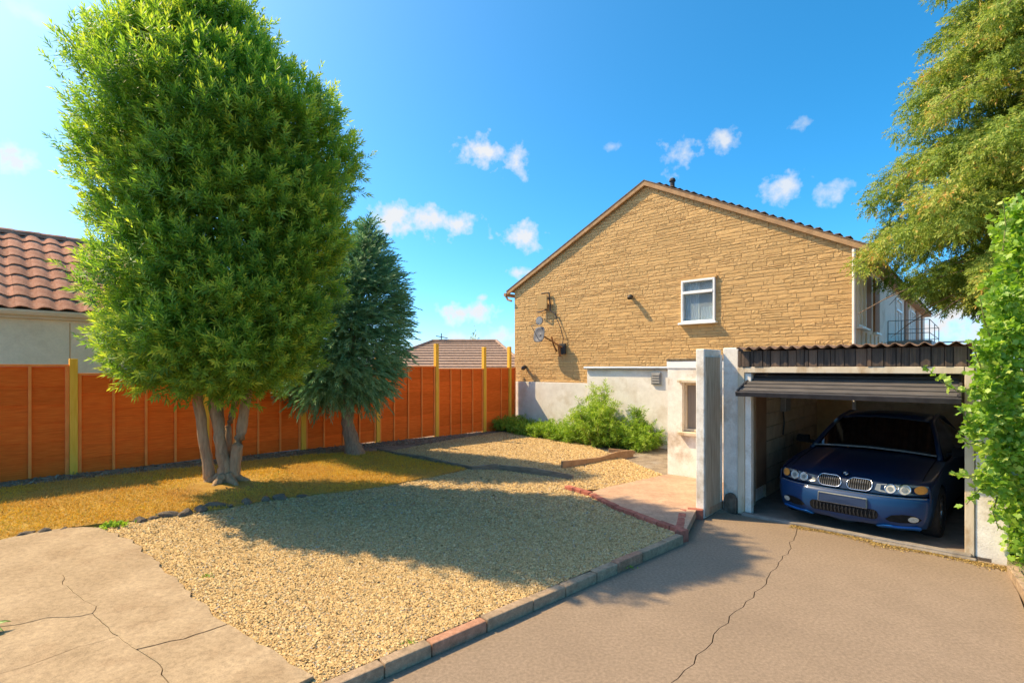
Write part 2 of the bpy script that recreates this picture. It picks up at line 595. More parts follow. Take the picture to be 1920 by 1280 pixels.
# the broken concrete path in the foreground
Z6 = lambda x, y: G2(x / 2.743, 860 + y / 2.743)
zl = lambda pts: [Z6(*p) for p in pts]
cA = jag(zl([(-900, 815), (0, 675), (200, 630), (322, 610)]), .008, .07, 1)
cL1 = jag(zl([(322, 610), (330, 660), (420, 735), (495, 775), (480, 812)]), .010, .06, 2)
cL2 = jag(zl([(480, 812), (545, 875), (610, 930)]), .010, .06, 3)
cL3 = jag(zl([(610, 930), (705, 1002)]), .010, .06, 4)
cL4 = jag(zl([(705, 1002), (820, 1085), (850, 1152), (905, 1300), (950, 1500)]), .010, .06, 5)
cB = jag(zl([(-900, 1030), (0, 885), (100, 872), (240, 836), (415, 828), (480, 812)]), .008, .07, 6)
cC = jag(zl([(-900, 1340), (0, 1128), (140, 1085), (400, 990), (610, 930)]), .008, .07, 7)
cD = jag(zl([(705, 1002), (800, 978), (950, 945), (1125, 885), (1178, 868)]), .008, .07, 8)
cE1 = jag(zl([(505, 362), (600, 395), (700, 440), (760, 500), (820, 545), (900, 630), (1000, 720), (1090, 795), (1178, 868)]), .03, .09, 9)
cE2 = jag(zl([(1178, 868), (1260, 920), (1500, 1070), (1622, 1142), (1330, 1290), (1000, 1440)]), .02, .09, 10)
cTop = jag(zl([(-900, 575), (0, 428), (180, 385), (330, 362), (505, 362)]), .03, .12, 11)
slabs = [cTop + cE1[1:] + cD[::-1][1:] + cL3[::-1][1:] + cL2[::-1][1:] + cL1[::-1][1:] + cA[::-1][1:],
         cA + cL1[1:] + cB[::-1][1:],
         cB + cL2[1:] + cC[::-1][1:],
         cC + cL3[1:] + cL4[1:] + [Z6(-900, 1900)],
         cD + cE2[1:] + cL4[::-1][:-1]]
path = thing('concrete_path', (-2.6, 3.2, .25), None, None, kind='structure')
rr = random.Random(3)
for poly in slabs:
    cx = sum(p[0] for p in poly) / len(poly); cy = sum(p[1] for p in poly) / len(poly)
    poly = [(cx + (p[0] - cx) * 0.989, cy + (p[1] - cy) * 0.989) for p in poly]
    sheet('slab', poly, 0.03 + rr.uniform(-.004, .006), M_concrete, 0.07, 0.45, parent=path)
path_outline = cTop + cE1[1:] + cE2[1:] + [Z6(950, 1500), Z6(-900, 1900)]

# lawn
lawn_low = [G2(*p) for p in ((-420, 1075), (-160, 1040), (0, 1017), (66, 1000), (182, 984), (237, 979), (401, 957), (521, 936), (600, 927), (713, 914), (799, 897), (876, 880))]
lawn_low = jag(lawn_low, .02, .15, 4)
lawn_up = [G2(709, 847), FF(3.6, 0.75, 0).xy[:], FF(0, 0.62, 0).xy[:], FF(-4.5, 0.6, 0).xy[:]]
lawn_poly = [tuple(p) for p in lawn_low] + [tuple(p) for p in lawn_up]
sheet('lawn', lawn_poly, 0.02, M_lawn, 0.06, 0.5, kind='structure')
def blades(poly, n, h, w, m, name, skip=None, seed=3, dens=None):
    rg = np.random.default_rng(seed)
    xs = [p[0] for p in poly]; ys = [p[1] for p in poly]
    x = rg.uniform(max(min(xs), -9.5), max(xs), n); y = rg.uniform(min(ys), max(ys), n)
    k = in_poly(x, y, poly)
    if skip is not None:
        k &= ~skip(x, y, rg)
    x, y = x[k], y[k]
    z = terrain_np(x, y) + 0.015
    base = np.stack([x, y, z], 1)
    ax = rg.normal(size=base.shape) * 0.75
    ax[:, 2] = 0.7 + rg.random(len(x)) * 0.5
    pt = 0.5 + 0.25 * np.sin(x * 1.7 + np.sin(y * 2.1)) * np.sin(y * 1.3 + 1)
    tn = np.clip(pt + rg.normal(size=len(x)) * 0.22, 0, 1)
    return leaves(name, base, ax, rg.normal(size=base.shape), h * (0.5 + rg.random(len(x))), w, m, tint=tn, droop=0.15, kind='stuff')
TRUNK = G(418, 903)
CON = G(657, 838)
def bare(x, y, rg):
    d = np.hypot(x - TRUNK.x - .1, y - TRUNK.y + .15)
    d2 = np.hypot(x - CON.x, y - CON.y)
    return (d < 0.35 + 0.4 * rg.random(len(x))) | (d2 < 0.3 + 0.4 * rg.random(len(x)))
blades(lawn_poly, 190000, 0.05, 0.007, M_grass, 'grass', bare)

# terrace of pink concrete beside the garage
ter_edge = [G2(*p) for p in ((1104, 928), (1150, 953), (1230, 983), (1286, 1000))]
ter = ter_edge + [GF(-0.50, -0.72, 0).xy[:], GF(-0.405, -0.5, 0).xy[:], GF(-0.40, 1.4, 0).xy[:], GF(-1.9, 1.4, 0).xy[:], G2(1252, 893), G2(1141, 917)]
sheet('terrace', [tuple(p) for p in ter], 0.045, M_terrace, 0.10, 0.5, kind='structure')

# gravel
gr_poly = [kl(-3.2, .1), kl(4.3, .1)] + ter_edge[::-1] + [G2(1060, 918), G2(1141, 917), G2(1252, 893), HF(3.4, -0.9, 0).xy[:], HF(.6, -1.1, 0).xy[:], FF(7.8, .7, 0).xy[:], FF(5.2, 1.2, 0).xy[:], G2(709, 847)] + [tuple(p) for p in lawn_low[::-1]] 
gr_poly = [tuple(p) for p in gr_poly]
gi = [i for i, p in enumerate(gr_poly)]
# keep the part of the lawn edge that borders the gravel, then follow the concrete's ragged edge
cut = min(range(len(gr_poly)), key=lambda i: (Vector(gr_poly[i]) - Vector(Z6(640, 330))).length)
gr_poly = gr_poly[:cut + 1] + cE1 + cE2[1:]
gr_poly = gr_poly
sheet('gravel_bed', gr_poly, 0.0, M_gravbase, 0.0, 0.5, kind='structure')
def pebbles(n, box, rad, name, seed, ymin=0, ymax=99):
    rg = np.random.default_rng(seed)
    x = rg.uniform(box[0], box[1], n); y = rg.uniform(box[2], box[3], n)
    k = in_poly(x, y, gr_poly) & ~in_poly(x, y, path_outline) & ~in_poly(x, y, lawn_poly) & (y + rg.normal(size=n) * .5 > ymin) & (y + rg.normal(size=n) * .5 <= ymax)
    k &= np.abs(x) < 1.06 * y + 0.6
    x, y = x[k], y[k]
    m = len(x)
    T = np.array([(1, 0, -.3), (0, 1, -.3), (-1, 0, -.3), (0, -1, -.3), (0.1, 0, .8)], float)
    sc = rad * (0.65 + 0.8 * rg.random((m, 1, 1))) * np.stack([1 + .35 * rg.random(m), .75 + .3 * rg.random(m), .55 + .25 * rg.random(m)], 1)[:, None, :]
    q = T[None] * sc + rg.normal(size=(m, 5, 3)) * rad * 0.16
    a = rg.random(m) * 6.28; b = rg.normal(size=m) * 0.5
    ca, sa, cb, sb = np.cos(a)[:, None], np.sin(a)[:, None], np.cos(b)[:, None], np.sin(b)[:, None]
    X, Y, Z = q[..., 0], q[..., 1] * cb - q[..., 2] * sb, q[..., 1] * sb + q[..., 2] * cb
    P = np.stack([X * ca - Y * sa + x[:, None], X * sa + Y * ca + y[:, None], Z + (terrain_np(x, y) + rad * (.15 + .5 * rg.random(m)))[:, None]], -1)
    F = np.array([(0, 1, 4), (1, 2, 4), (2, 3, 4), (3, 0, 4)])
    idx = (np.arange(m)[:, None, None] * 5 + F[None]).reshape(-1)
    tn = np.repeat(np.clip(rg.normal(0.50, 0.25, m), 0, 1), 5)
    return np_mesh(name, P.reshape(-1, 3), idx, 3, M_pebble, None, tn, kind='stuff')
pebbles(400000, (-4.8, 3.6, 2.7, 7.8), 0.0098, 'gravel', 21, 0, 6.4)
pebbles(220000, (-5.0, 4.0, 4.9, 15.5), 0.0130, 'gravel', 22, 6.2, 99)

# kerb of single stones along the drive, running into red bricks
kerb = thing('kerb', (0.4, 4.6, 0.0), None, None, kind='structure')
t, i = -2.2, 0
tones = 'rggrgggrggggrggrggggg'
kr = random.Random(8)
while t < 4.22:
    ln = kr.uniform(.34, .52)
    e = min(t + ln, 4.3)
    p = [Vector((*kl(a, s), 0)) for a, s in ((t + .004, 0), (e - .004, 0), (e - .004, .095), (t + .004, .095))]
    dz = kr.uniform(-.008, .006)
    top = [Vector((q.x + kr.uniform(-.004, .004), q.y + kr.uniform(-.004, .004), .098 + dz + kr.uniform(-.003, .003))) for q in p]
    for q in p:
        q.z = -.05
    MB().hexa(p + top).build('kerb_stone', M_kerb_red if tones[i % len(tones)] == 'r' else M_kerb_grey, kerb, bevel=.012)
    t = e; i += 1
border = thing('brick_border', (2.0, 7.0, .1), None, None, kind='structure')
def brick_run(pts, ln=.215, wd=.10, top=.138, bot=-.05, side=0.0, m=M_brick, par=border, nm='brick'):
    pts = [Vector(p[:2]) for p in pts]
    for a, b in zip(pts[:-1], pts[1:]):
        d = b - a
        n_ = max(1, round(d.length / ln))
        d_ = d / n_
        nn = Vector((-d.y, d.x)).normalized()
        for k in range(n_):
            p0, p1 = a + d_ * k, a + d_ * (k + 1)
            g = d_.normalized() * .005
            base = terrain((p0.x + p1.x) / 2 + nn.x * .1, (p0.y + p1.y) / 2 + nn.y * .1)
            q = [p0 + g, p1 - g, p1 - g + nn * wd, p0 + g + nn * wd]
            zt = max(base, .085) - .085 + top + kr.uniform(-.006, .006)
            MB().hexa([Vector((*c, bot)) for c in q] + [Vector((*c, zt + kr.uniform(-.003, .003))) for c in q]).build(nm, m, par, bevel=.008)
brick_run([G2(1058, 916), G2(1104, 930), G2(1150, 955), G2(1230, 985), kl(4.33, .02)])
brick_run([kl(4.33, .02), GF(-0.60, -0.80, 0).xy, GF(-0.40, -.72, 0).xy], top=.13)

# timber edging boards between lawn, path and gravel
def board(name, a, b, h, w, label, m=M_timber, grp='timber edging boards round the gravel'):
    a, b = Vector(a), Vector(b)
    d = (b - a).normalized(); nn = Vector((-d.y, d.x)) * w
    mb = MB()
    nseg = max(1, int((b - a).length / .6))
    vs = []
    for k in range(nseg + 1):
        p = a.lerp(b, k / nseg)
        zz = terrain(p.x, p.y)
        hh = h * (1 + .25 * math.sin(k * 2.1 + a.x))
        vs += [Vector((p.x, p.y, zz - .08)), Vector((p.x + nn.x, p.y + nn.y, zz - .08)), Vector((p.x + nn.x, p.y + nn.y, zz + hh)), Vector((p.x, p.y, zz + hh))]
    fs = []
    for k in range(nseg):
        o_ = k * 4
        for j in range(4):
            fs.append((o_ + j, o_ + (j + 1) % 4, o_ + 4 + (j + 1) % 4, o_ + 4 + j))
    fs += [(0, 1, 2, 3), tuple(nseg * 4 + j for j in (3, 2, 1, 0))]
    o = mb.add(vs, fs).build(name, m, None, bevel=.008)
    tag(o, label, 'edging board', grp)
board('edging_board', G2(706, 846), G2(886, 881), .08, .04, 'dark timber edging board between the dry lawn tip and the back gravel')
board('edging_board', G2(886, 881), G2(934, 880), .09, .04, 'short dark timber edging board across the point of the lawn')
board('edging_board', G2(934, 880), G2(1074, 899), .10, .04, 'dark timber edging board between the front gravel and the back gravel')
M_timber2 = mat('brown_timber', (0.26, 0.15, 0.075), (0.36, 0.22, 0.12), 8, .9, .004, 40)
board('edging_board', G2(1055, 878), G2(1188, 853), .12, .05, 'sunlit brown timber edging board in the gravel near the white outbuilding', M_timber2)
board('edging_board', G2(1141, 845), G2(1190, 848), .05, .04, 'short low brown timber board lying before the green weeds', M_timber2)

# rough stones along the lawn edge
M_rock = mat('edge_rock', (0.13, 0.10, 0.07), (0.27, 0.21, 0.15), 9, .95, .01, 40)
def rock_mesh(name, seed, m, sub=2):
    bm = bmesh.new()
    bmesh.ops.create_icosphere(bm, subdivisions=sub, radius=1)
    r = random.Random(seed)
    ph = [r.uniform(0, 6) for _ in range(6)]
    for v in bm.verts:
        c = v.co.copy()
        v.co *= 1 + .16 * math.sin(3 * c.x + ph[0]) * math.sin(2.6 * c.y + ph[1]) + .12 * math.sin(4.3 * c.z + ph[2] + 2 * c.x) + r.uniform(-.05, .05)
    me = bpy.data.meshes.new(name)
    bm.to_mesh(me); bm.free()
    me.materials.append(m)
    return me
rock_meshes = [rock_mesh('edge_stone', s, M_rock) for s in range(4)]
kr = random.Random(5)
for k, (px, py, sz) in enumerate([(262, 977, .07), (288, 972, .055), (316, 967, .085), (348, 964, .10), (376, 958, .11), (402, 952, .10), (428, 950, .07), (462, 944, .09), (498, 938, .08), (524, 935, .10), (566, 931, .06), (120, 994, .06), (84, 999, .08), (48, 1004, .07)]):
    o = bpy.data.objects.new('edge_stone', rock_meshes[k % 4])
    p = G(px, py)
    o.location = (p.x, p.y, p.z + sz * .15)
    o.scale = (sz * kr.uniform(.9, 1.5), sz * kr.uniform(.6, .9), sz * kr.uniform(.45, .7))
    o.rotation_euler = (0, 0, kr.uniform(0, 3))
    link(o)
    tag(o, 'rough brown stone half sunk in the edge of the dry lawn', 'stone', 'stones along the lawn edge')

# ------------------------------------------------------------------ fence of orange panels and yellow posts
M_board = mat('orange_boards', (0.80, 0.125, 0.015), (0.95, 0.20, 0.03), 3.0, 0.9, 0.003, 14, stretch=(2, 2, 30), spec=.08, dirt=(0.72, 0.115, 0.015), dscale=.8, vary=.12)
M_lowbounce_back = mat('low_bounce_board_back', (0.30, 0.29, 0.24), (0.40, 0.385, 0.32), 3, .9, .002, 14, stretch=(2, 2, 30))  # unseen board backs, made grey to cut orange bounce onto the bungalow wall
M_batten = mat('orange_batten', (0.92, 0.25, 0.05), (0.97, 0.32, 0.075), 6, 0.9, 0.002, 30)
M_post = mat('yellow_post', (0.86, 0.44, 0.035), (0.95, 0.54, 0.07), 4, 0.75, 0.003, 20, stretch=(12, 12, 1))
BAY = 1.9
fence = thing('fence', tuple(FF(0, 0, .45)), 'tall orange panel fence with yellow posts running behind the trees', 'fence')
panel_top = {-3: 2.15, -2: 2.16, -1: 2.155, 0: 2.015, 1: 2.03, 2: 2.10, 3: 2.157, 4: 2.09, 5: 2.118}
fr_ = random.Random(2)
for k, top in panel_top.items():
    n0, n1 = k * BAY + .055, (k + 1) * BAY - .055
    if k == 5:
        n1 = 10.97
    c = FF((n0 + n1) / 2, 0, 0)
    lo = terrain(c.x, c.y) - .03
    # the panel: its thin frame, with boards and battens on it
    fm = MB()
    fm.box(FF, n0, n1, -.025, -.01, lo, lo + .06)
    fm.box(FF, n0, n1, -.022, .030, top - .03, top + .004)
    fm.box(FF, n0, n0 + .045, -.02, .03, lo, top - .03)
    fm.box(FF, n1 - .045, n1, -.02, .03, lo, top - .03)
    panel = fm.build('fence_panel', M_batten, fence, bevel=.004)
    nb = 6
    hgt = (top - .03 - lo) / nb
    for j in range(nb):
        z0, z1 = lo + j * hgt - (.02 if j else -.002), lo + (j + 1) * hgt - .002
        a0, a1 = n0 + .046, n1 - .046
        w = [fr_.uniform(-.006, .006) for _ in range(5)]
        mb = MB()
        # waney lower edge, leaning out over the board beneath
        vs, fs = [], []
        for q in range(5):
            x_ = a0 + (a1 - a0) * q / 4
            vs += [FF(x_, .010, z0 + w[q]), FF(x_, -.005, z1), FF(x_, -.012, z1), FF(x_, -.004, z0 + w[q])]
        for q in range(4):
            o_ = q * 4
            for e in range(4):
                fs.append((o_ + e, o_ + (e + 1) % 4, o_ + 4 + (e + 1) % 4, o_ + 4 + e))
        fs += [(3, 2, 1, 0), (16, 17, 18, 19)]
        bo = mb.add(vs, fs).build('board', M_board, panel)
        bo.data.materials.append(M_lowbounce_back)
        back = FF(0, -1, 0) - FF(0, 0, 0)
        for pf in bo.data.polygons:
            if pf.normal.dot(back) > .6:
                pf.material_index = 1
    ninner = 3 if k != 5 else 1
    for j in range(1, ninner + 1):
        x_ = n0 + (n1 - n0) * j / (ninner + 1) + fr_.uniform(-.02, .02)
        MB().box(FF, x_ - .019, x_ + .019, .011, .032, lo + .005, top - .031).build('batten', M_batten, panel, bevel=.003)
for k, ztop in ((-3, 2.3), (-2, 2.3), (-1, 2.28), (0, 2.25), (1, 2.3), (2, 2.35), (3, 2.5), (4, 2.765), (5, 2.74), (5.62, 2.79)):
    c = FF(k * BAY, 0, 0)
    lo = terrain(c.x, c.y)
    x_ = k * BAY
    MB().box(FF, x_ - .05, x_ + .05, -.05, .055, lo - .15, ztop).build('post', M_post, fence, bevel=.006)

# ------------------------------------------------------------------ gable house
M_stone = mat('buff_stone', (0.60, 0.365, 0.145), (0.72, 0.46, 0.195), 7, 0.9, 0.018, 26, detail=6, stretch=(1, 1, 2.4), dirt=(0.62, 0.38, 0.15), dscale=3, vary=.13)
M_stoneback = mat('stone_joint', (0.45, 0.285, 0.125), (0.54, 0.35, 0.16), 8, .95, .01, 30)
M_white = mat('white_render', (0.66, 0.61, 0.53), (0.76, 0.72, 0.65), 3, .85, .003, 60, grain=(40, .06), dirt=(0.56, 0.48, 0.37), dscale=1.6)
M_cream = mat('cream_render', (0.78, 0.66, 0.52), (0.85, 0.75, 0.61), 2, .85, .005, 30, dirt=(0.56, 0.42, 0.29), dscale=1.2)
M_upvc = mat('white_plastic', (0.78, 0.78, 0.76), (0.84, 0.84, 0.82), 5, .4)
M_barge = mat('brown_bargeboard', (0.34, 0.19, 0.085), (0.46, 0.28, 0.14), 6, .8, .003, 30, dirt=(.25, .15, .08), dscale=4)
M_tile_dark = mat('brown_roof', (0.13, 0.085, 0.055), (0.22, 0.15, 0.10), 10, .9, .01, 40)
M_brownwood = mat('brown_cladding', (0.33, 0.16, 0.085), (0.44, 0.24, 0.13), 5, .8, .003, 30, stretch=(8, 8, 1))
M_glass = glass('window_glass', (0.10, 0.19, 0.26), .06)
M_dark = mat('dark_metal', (0.03, 0.03, 0.03), (0.06, 0.055, 0.05), 20, .6)
M_grey = mat('grey_metal', (0.20, 0.20, 0.20), (0.30, 0.30, 0.29), 12, .5, metal=.3)
M_silver = mat('silver_flashing', (0.26, 0.29, 0.34), (0.36, 0.39, 0.44), 6, .5, metal=.3)
M_rust = mat('rusty_steel', (0.22, 0.085, 0.03), (0.40, 0.17, 0.05), 25, .9, .003, 60)
M_curtain = mat('pale_curtain_reflected_blue', (0.26, 0.37, 0.46), (0.42, 0.53, 0.61), 3, .9, 0, stretch=(14, 14, .4))  # curtain tinted with the blue that the window glass reflects

W_, RT, RZ, EZ0, EZ1 = 9.32, 4.72, 6.98, 4.70, 4.62
HL = 18.0
house = thing('house', tuple(HF(0, 0, .2)), 'tall gable house clad in buff split stone with white lower wall', 'house')
def rake(t):
    return EZ0 + (RZ - EZ0) * t / RT if t <= RT else RZ + (EZ1 - RZ) * (t - RT) / (W_ - RT)
# window opening: t 5.66-6.50, z 3.24-4.31
WT0, WT1, WZ0, WZ1 = 5.72, 6.56, 3.23, 4.28
gw = MB()
def gpanel(t0, t1, z0, z1f, v=0.06, d=.25):   # strip of backing wall under the rake
    ts = [t0] + [x for x in (RT,) if t0 < x < t1] + [t1]
    bot = [HF(t, v, z0) for t in ts]
    top = [HF(t, v, z1f(t)) for t in ts]
    gw.prism(bot + top[::-1], HF(0, d, 0) - HF(0, 0, 0))
gpanel(0, WT0, 0.0, rake)
gpanel(WT1, W_, 0.0, rake)
gpanel(WT0, WT1, 0.0, lambda t: WZ0)
gpanel(WT0, WT1, WZ1, rake)
gw.build('wall', M_stoneback, house)
sideb = MB()
sideb.box(HF, W_ - .25, W_ - .012, .31, HL, 0, EZ1 + .05)
sideb.box(HF, .0, .25, .31, HL, 0, EZ0)
sideb.box(HF, 0, W_ - .012, HL, HL + .25, 0, EZ0)
sideb.build('side_wall', M_cream, house)

# split-face stones: courses of long rough stones, 300 nearest (right side) as parts of their own, the rest joined
def stone_mesh(seed):
    r = random.Random(seed)
    nx, nz_ = 5, 3
    vs, fs = [], []
    for iz in range(nz_):
        for ix in range(nx):
            u_, w_ = ix / (nx - 1) - .5, iz / (nz_ - 1) - .5
            edge = ix in (0, nx - 1) or iz in (0, nz_ - 1)
            y_ = -0.62 - r.uniform(0, .2) if edge else -1.0 + r.uniform(-.15, .35)
            vs.append((u_ + (r.uniform(-.03, .03) if not edge else 0), y_, w_ + (r.uniform(-.06, .06) if 0 < ix < nx - 1 else 0)))
    for iz in range(nz_ - 1):
        for ix in range(nx - 1):
            a = iz * nx + ix
            fs.append((a, a + 1, a + nx + 1, a + nx))
    rim = [ix for ix in range(nx)] + [iz * nx + nx - 1 for iz in range(1, nz_)] + [(nz_ - 1) * nx + ix for ix in range(nx - 2, -1, -1)] + [iz * nx for iz in range(nz_ - 2, 0, -1)]
    b0 = len(vs)
    for k in rim:
        vs.append((vs[k][0], 1.0, vs[k][2]))
    for k in range(len(rim)):
        k2 = (k + 1) % len(rim)
        fs.append((rim[k2], rim[k], b0 + k, b0 + k2))
    me = bpy.data.meshes.new('stone')
    me.from_pydata(vs, [], fs)
    me.materials.append(M_stone)
    return me, np.array(vs), fs
stone_var = [stone_mesh(s) for s in range(12)]
sr = random.Random(4)
cells = []
z = 1.68
while z < RZ - .1:
    h = sr.choice([.062, .072, .08, .09, .105])
    t = 0.0
    while t < W_ - .02:
        ln = min(sr.uniform(.2, .66), W_ - t)
        if W_ - t - ln < .12:
            ln = W_ - t
        parts_ = [(t, t + ln, z, z + h)]
        if sr.random() < .34 and ln > .26:           # some cells split into two thin stones or short uprights
            if sr.random() < .4:
                parts_ = [(t, t + ln, z, z + h * .48), (t, t + ln, z + h * .52, z + h)]
            else:
                c_ = t + ln * sr.uniform(.3, .7)
                parts_ = [(t, c_, z, z + h), (c_, t + ln, z, z + h)]
        for (a, b, c0, c1) in parts_:
            base = 1.68 if a < 2.95 else 2.12 if a < 5.6 else 1.68
            if c0 < 2.12 and b > 2.95 and a < 2.95:
                b = 2.95
            if c0 < base - .02:
                continue
            segs = [(a, b)]
            if c1 > WZ0 - .005 and c0 < WZ1 + .03 and a < WT1 and b > WT0:
                segs = [s_ for s_ in ((a, min(b, WT0)), (max(a, WT1), b)) if s_[1] - s_[0] > .04]
            for (a_, b_) in segs:
                tl, th = a_, b_
                zt = c1
                # keep the stone's top corners under the sloping edge of the roof
                if rake(tl) < zt + .05 and tl < RT:
                    tl = (zt + .05 - EZ0) * RT / (RZ - EZ0)
                if rake(th) < zt + .05 and th > RT:
                    th = RT + (RZ - zt - .05) * (W_ - RT) / (RZ - EZ1)
                if th - tl > .05:
                    cells.append((tl, th, c0, zt))
        t += ln
    z += h
HROT = -R(HOUSE_ANG)
cells.sort(key=lambda c: -c[1] + (0 if (c[0] + c[1]) < 99 else 0))
# those that show largest: nearest to the photographer, not hidden behind the garage
def shows(c):
    p = HF((c[0] + c[1]) / 2, 0, (c[2] + c[3]) / 2)
    hidden = (c[2] < 2.45 and c[0] > 5.2)
    return 0 if hidden else (c[1] - c[0]) * (c[3] - c[2]) / p.y ** 2
cells.sort(key=lambda c: -shows(c))
restv, restf, rn = [], [], 0
ca_, sa_ = math.cos(HROT), math.sin(HROT)
for i, (a, b, c0, c1) in enumerate(cells):
    me, vs, fs = stone_var[sr.randrange(12)]
    dep = sr.uniform(.009, .019)
    flip = sr.choice((1, -1))
    sx, sz = (b - a - .012), (c1 - c0 - .012)
    loc = HF((a + b) / 2, .06, (c0 + c1) / 2)
    if i < 298:
        o = bpy.data.objects.new('stone', me)
        o.location = loc
        o.rotation_euler = (0, 0, HROT)
        o.scale = (sx, dep, sz)
        link(o, house)
    else:
        q = vs * np.array((sx, dep, sz))
        x_ = q[:, 0] * ca_ - q[:, 1] * sa_ + loc.x
        y_ = q[:, 0] * sa_ + q[:, 1] * ca_ + loc.y
        restv += list(zip(x_, y_, q[:, 2] + loc.z))
        restf += [tuple(rn + k for k in f) for f in fs]
        rn += len(vs)
ro = MB(); ro.v, ro.f = restv, restf
tag(ro.build('stonework', M_stone, house), kind='stuff')

# white lower wall, the low projection with its silver flashing
lw = MB()
lw.box(HF, -.02, 2.955, -.03, .055, -.05, 1.665)
lw.box(HF, 2.955, 5.6, -.10, .055, -.05, 2.06)
lw.box(HF, 5.6, 7.4, -.02, .055, -.05, 1.665)
lw.build('lower_wall', M_white, house, bevel=.01)
fl = MB()
fl.tube([HF(2.90, -.16, 2.105), HF(5.62, -.16, 2.105)], .038, 8)
fl.box(HF, 2.93, 5.6, -.15, .055, 2.065, 2.085)
fl.build('flashing', M_silver, house)
# barge boards, soffits, roof
bb = MB()
rf = MB()
def along(t, dz, v):
    return HF(t, v, rake(min(max(t, 0), W_)) + (0 if 0 <= t <= W_ else (-(RZ - EZ0) / RT * -t if t < 0 else (EZ1 - RZ) / (W_ - RT) * (t - W_))) + dz)
def rzx(t):
    if t < 0:
        return EZ0 + (RZ - EZ0) / RT * t
    if t > W_:
        return EZ1 + (EZ1 - RZ) / (W_ - RT) * (t - W_)
    return rake(t)
for (a, b) in ((-.28, RT), (RT, W_ + .3)):
    bb.hexa([HF(a, -.05, rzx(a) - .06), HF(b, -.05, rzx(b) - .06), HF(b, .02, rzx(b) - .06), HF(a, .02, rzx(a) - .06),
             HF(a, -.05, rzx(a) + .055), HF(b, -.05, rzx(b) + .055), HF(b, .02, rzx(b) + .055), HF(a, .02, rzx(a) + .055)])
    rf.hexa([HF(a, -.06, rzx(a) + .057), HF(b, -.06, rzx(b) + .057), HF(b, HL, rzx(b) + .057), HF(a, HL, rzx(a) + .057),
             HF(a, -.06, rzx(a) + .085), HF(b, -.06, rzx(b) + .085), HF(b, HL, rzx(b) + .11), HF(a, HL, rzx(a) + .11)])
bb.build('bargeboard', M_barge, house)
roof = rf.build('roof', M_tile_dark, house)
# tile ends standing up along the verge (seen as small bumps against the sky)
for k in range(24):
    t = RT + .35 + k * .18
    MB().box(lambda u, v, z_, t=t: HF(t + u, v, rzx(t) + z_), 0, .10, -.055, .25, .075, .089 + .006 * (k % 3)).build('tile_end', M_tile_dark, roof, bevel=.01)
vp = MB()
vp.tube([HF(5.25, .5, 6.7), HF(5.25, .5, 7.03)], .06, 10)
vp.tube([HF(5.25, .5, 7.03), HF(5.25, .5, 7.06), HF(5.25, .5, 7.11)], [.085, .085, .06], 10)
vp.build('vent_pipe', M_dark, roof, smooth=False)
gt = MB()
gt.tube([HF(-.30, -.1, 4.52), HF(-.30, HL, 4.52)], .06, 8)
gt.tube([HF(-.30, -.06, 4.50), HF(-.22, -.05, 4.36), HF(-.06, -.03, 4.30)], .035, 8)
gt.build('gutter', M_barge, house)
ds = MB()
ds.tube([HF(W_ + .04, -.02, .2), HF(W_ + .04, -.02, 4.5)], .035, 8)
ds.build('downpipe', mat('white_pipe', (.6, .56, .5), (.7, .66, .6), 6, .6), house)

def window(par, fr, a0, a1, z0, z1, trans=None, frame_m=None, out=-.02, deep=.05, mull=(), glass_m=None, sill=True, w=.045):
    """A window set in a wall: frame bars, panes and sill. fr(a, depth, z)."""
    fm = MB()
    fm.box(fr, a0, a1, out, deep, z0, z0 + w); fm.box(fr, a0, a1, out, deep, z1 - w, z1)
    fm.box(fr, a0, a0 + w, out, deep, z0 + w, z1 - w); fm.box(fr, a1 - w, a1, out, deep, z0 + w, z1 - w)
    zs = [z0 + w, z1 - w]
    if trans:
        fm.box(fr, a0 + w, a1 - w, out - .012, deep, trans - w * .7, trans + w * .7)
        zs = [z0 + w, trans - w * .7, trans + w * .7, z1 - w]
    for mx_ in mull:
        fm.box(fr, mx_ - w * .4, mx_ + w * .4, out, deep, z0 + w, (trans or z1) - w)
    win = fm.build('window', frame_m or M_upvc, par, bevel=.005)
    for k in range(0, len(zs), 2):
        MB().box(fr, a0 + w, a1 - w, deep - .03, deep - .022, zs[k], zs[k + 1]).build('pane', glass_m or M_glass, win)
    if sill:
        MB().box(fr, a0 - .05, a1 + .05, out - .07, deep, z0 - .05, z0 - .002).build('sill', frame_m or M_upvc, win, bevel=.006)
    return win
M_clear = bpy.data.materials.new('clear_glass')
M_clear.use_nodes = True
_b = M_clear.node_tree.nodes['Principled BSDF']
_b.inputs['Base Color'].default_value = (.75, .86, .9, 1)
_b.inputs['Roughness'].default_value = .03
_b.inputs['Transmission Weight'].default_value = .8
_b.inputs['IOR'].default_value = 1.2
_b.inputs['Specular IOR Level'].default_value = .9
gwin = window(house, HF, WT0, WT1, WZ0, WZ1, trans=3.97, out=-.022, deep=.10, glass_m=M_clear)
MB().box(HF, WT0 - .2, WT1 + .2, 1.4, 1.45, WZ0 - .4, WZ1 + .4).build('room_wall', mat('dim_room_reflected_blue', (.08, .19, .28), (.13, .26, .36), 2, .9), gwin)  # room wall also tinted with the glass's blue reflection
cu = MB()
for (a, b) in ((WT0 + .02, WT0 + .36), (WT0 + .42, WT1 - .02)):
    nf = 13
    pts = [(a + (b - a) * k / nf, .22 + .02 * (k % 2)) for k in range(nf + 1)]
    zt = 4.24 if a < WT0 + .1 else 3.62
    for (p, q) in zip(pts[:-1], pts[1:]):
        cu.add([HF(p[0], p[1], 3.25), HF(q[0], q[1], 3.25), HF(q[0], q[1], zt), HF(p[0], p[1], zt)], [(0, 1, 2, 3)])
cu.build('curtain', M_curtain, gwin)
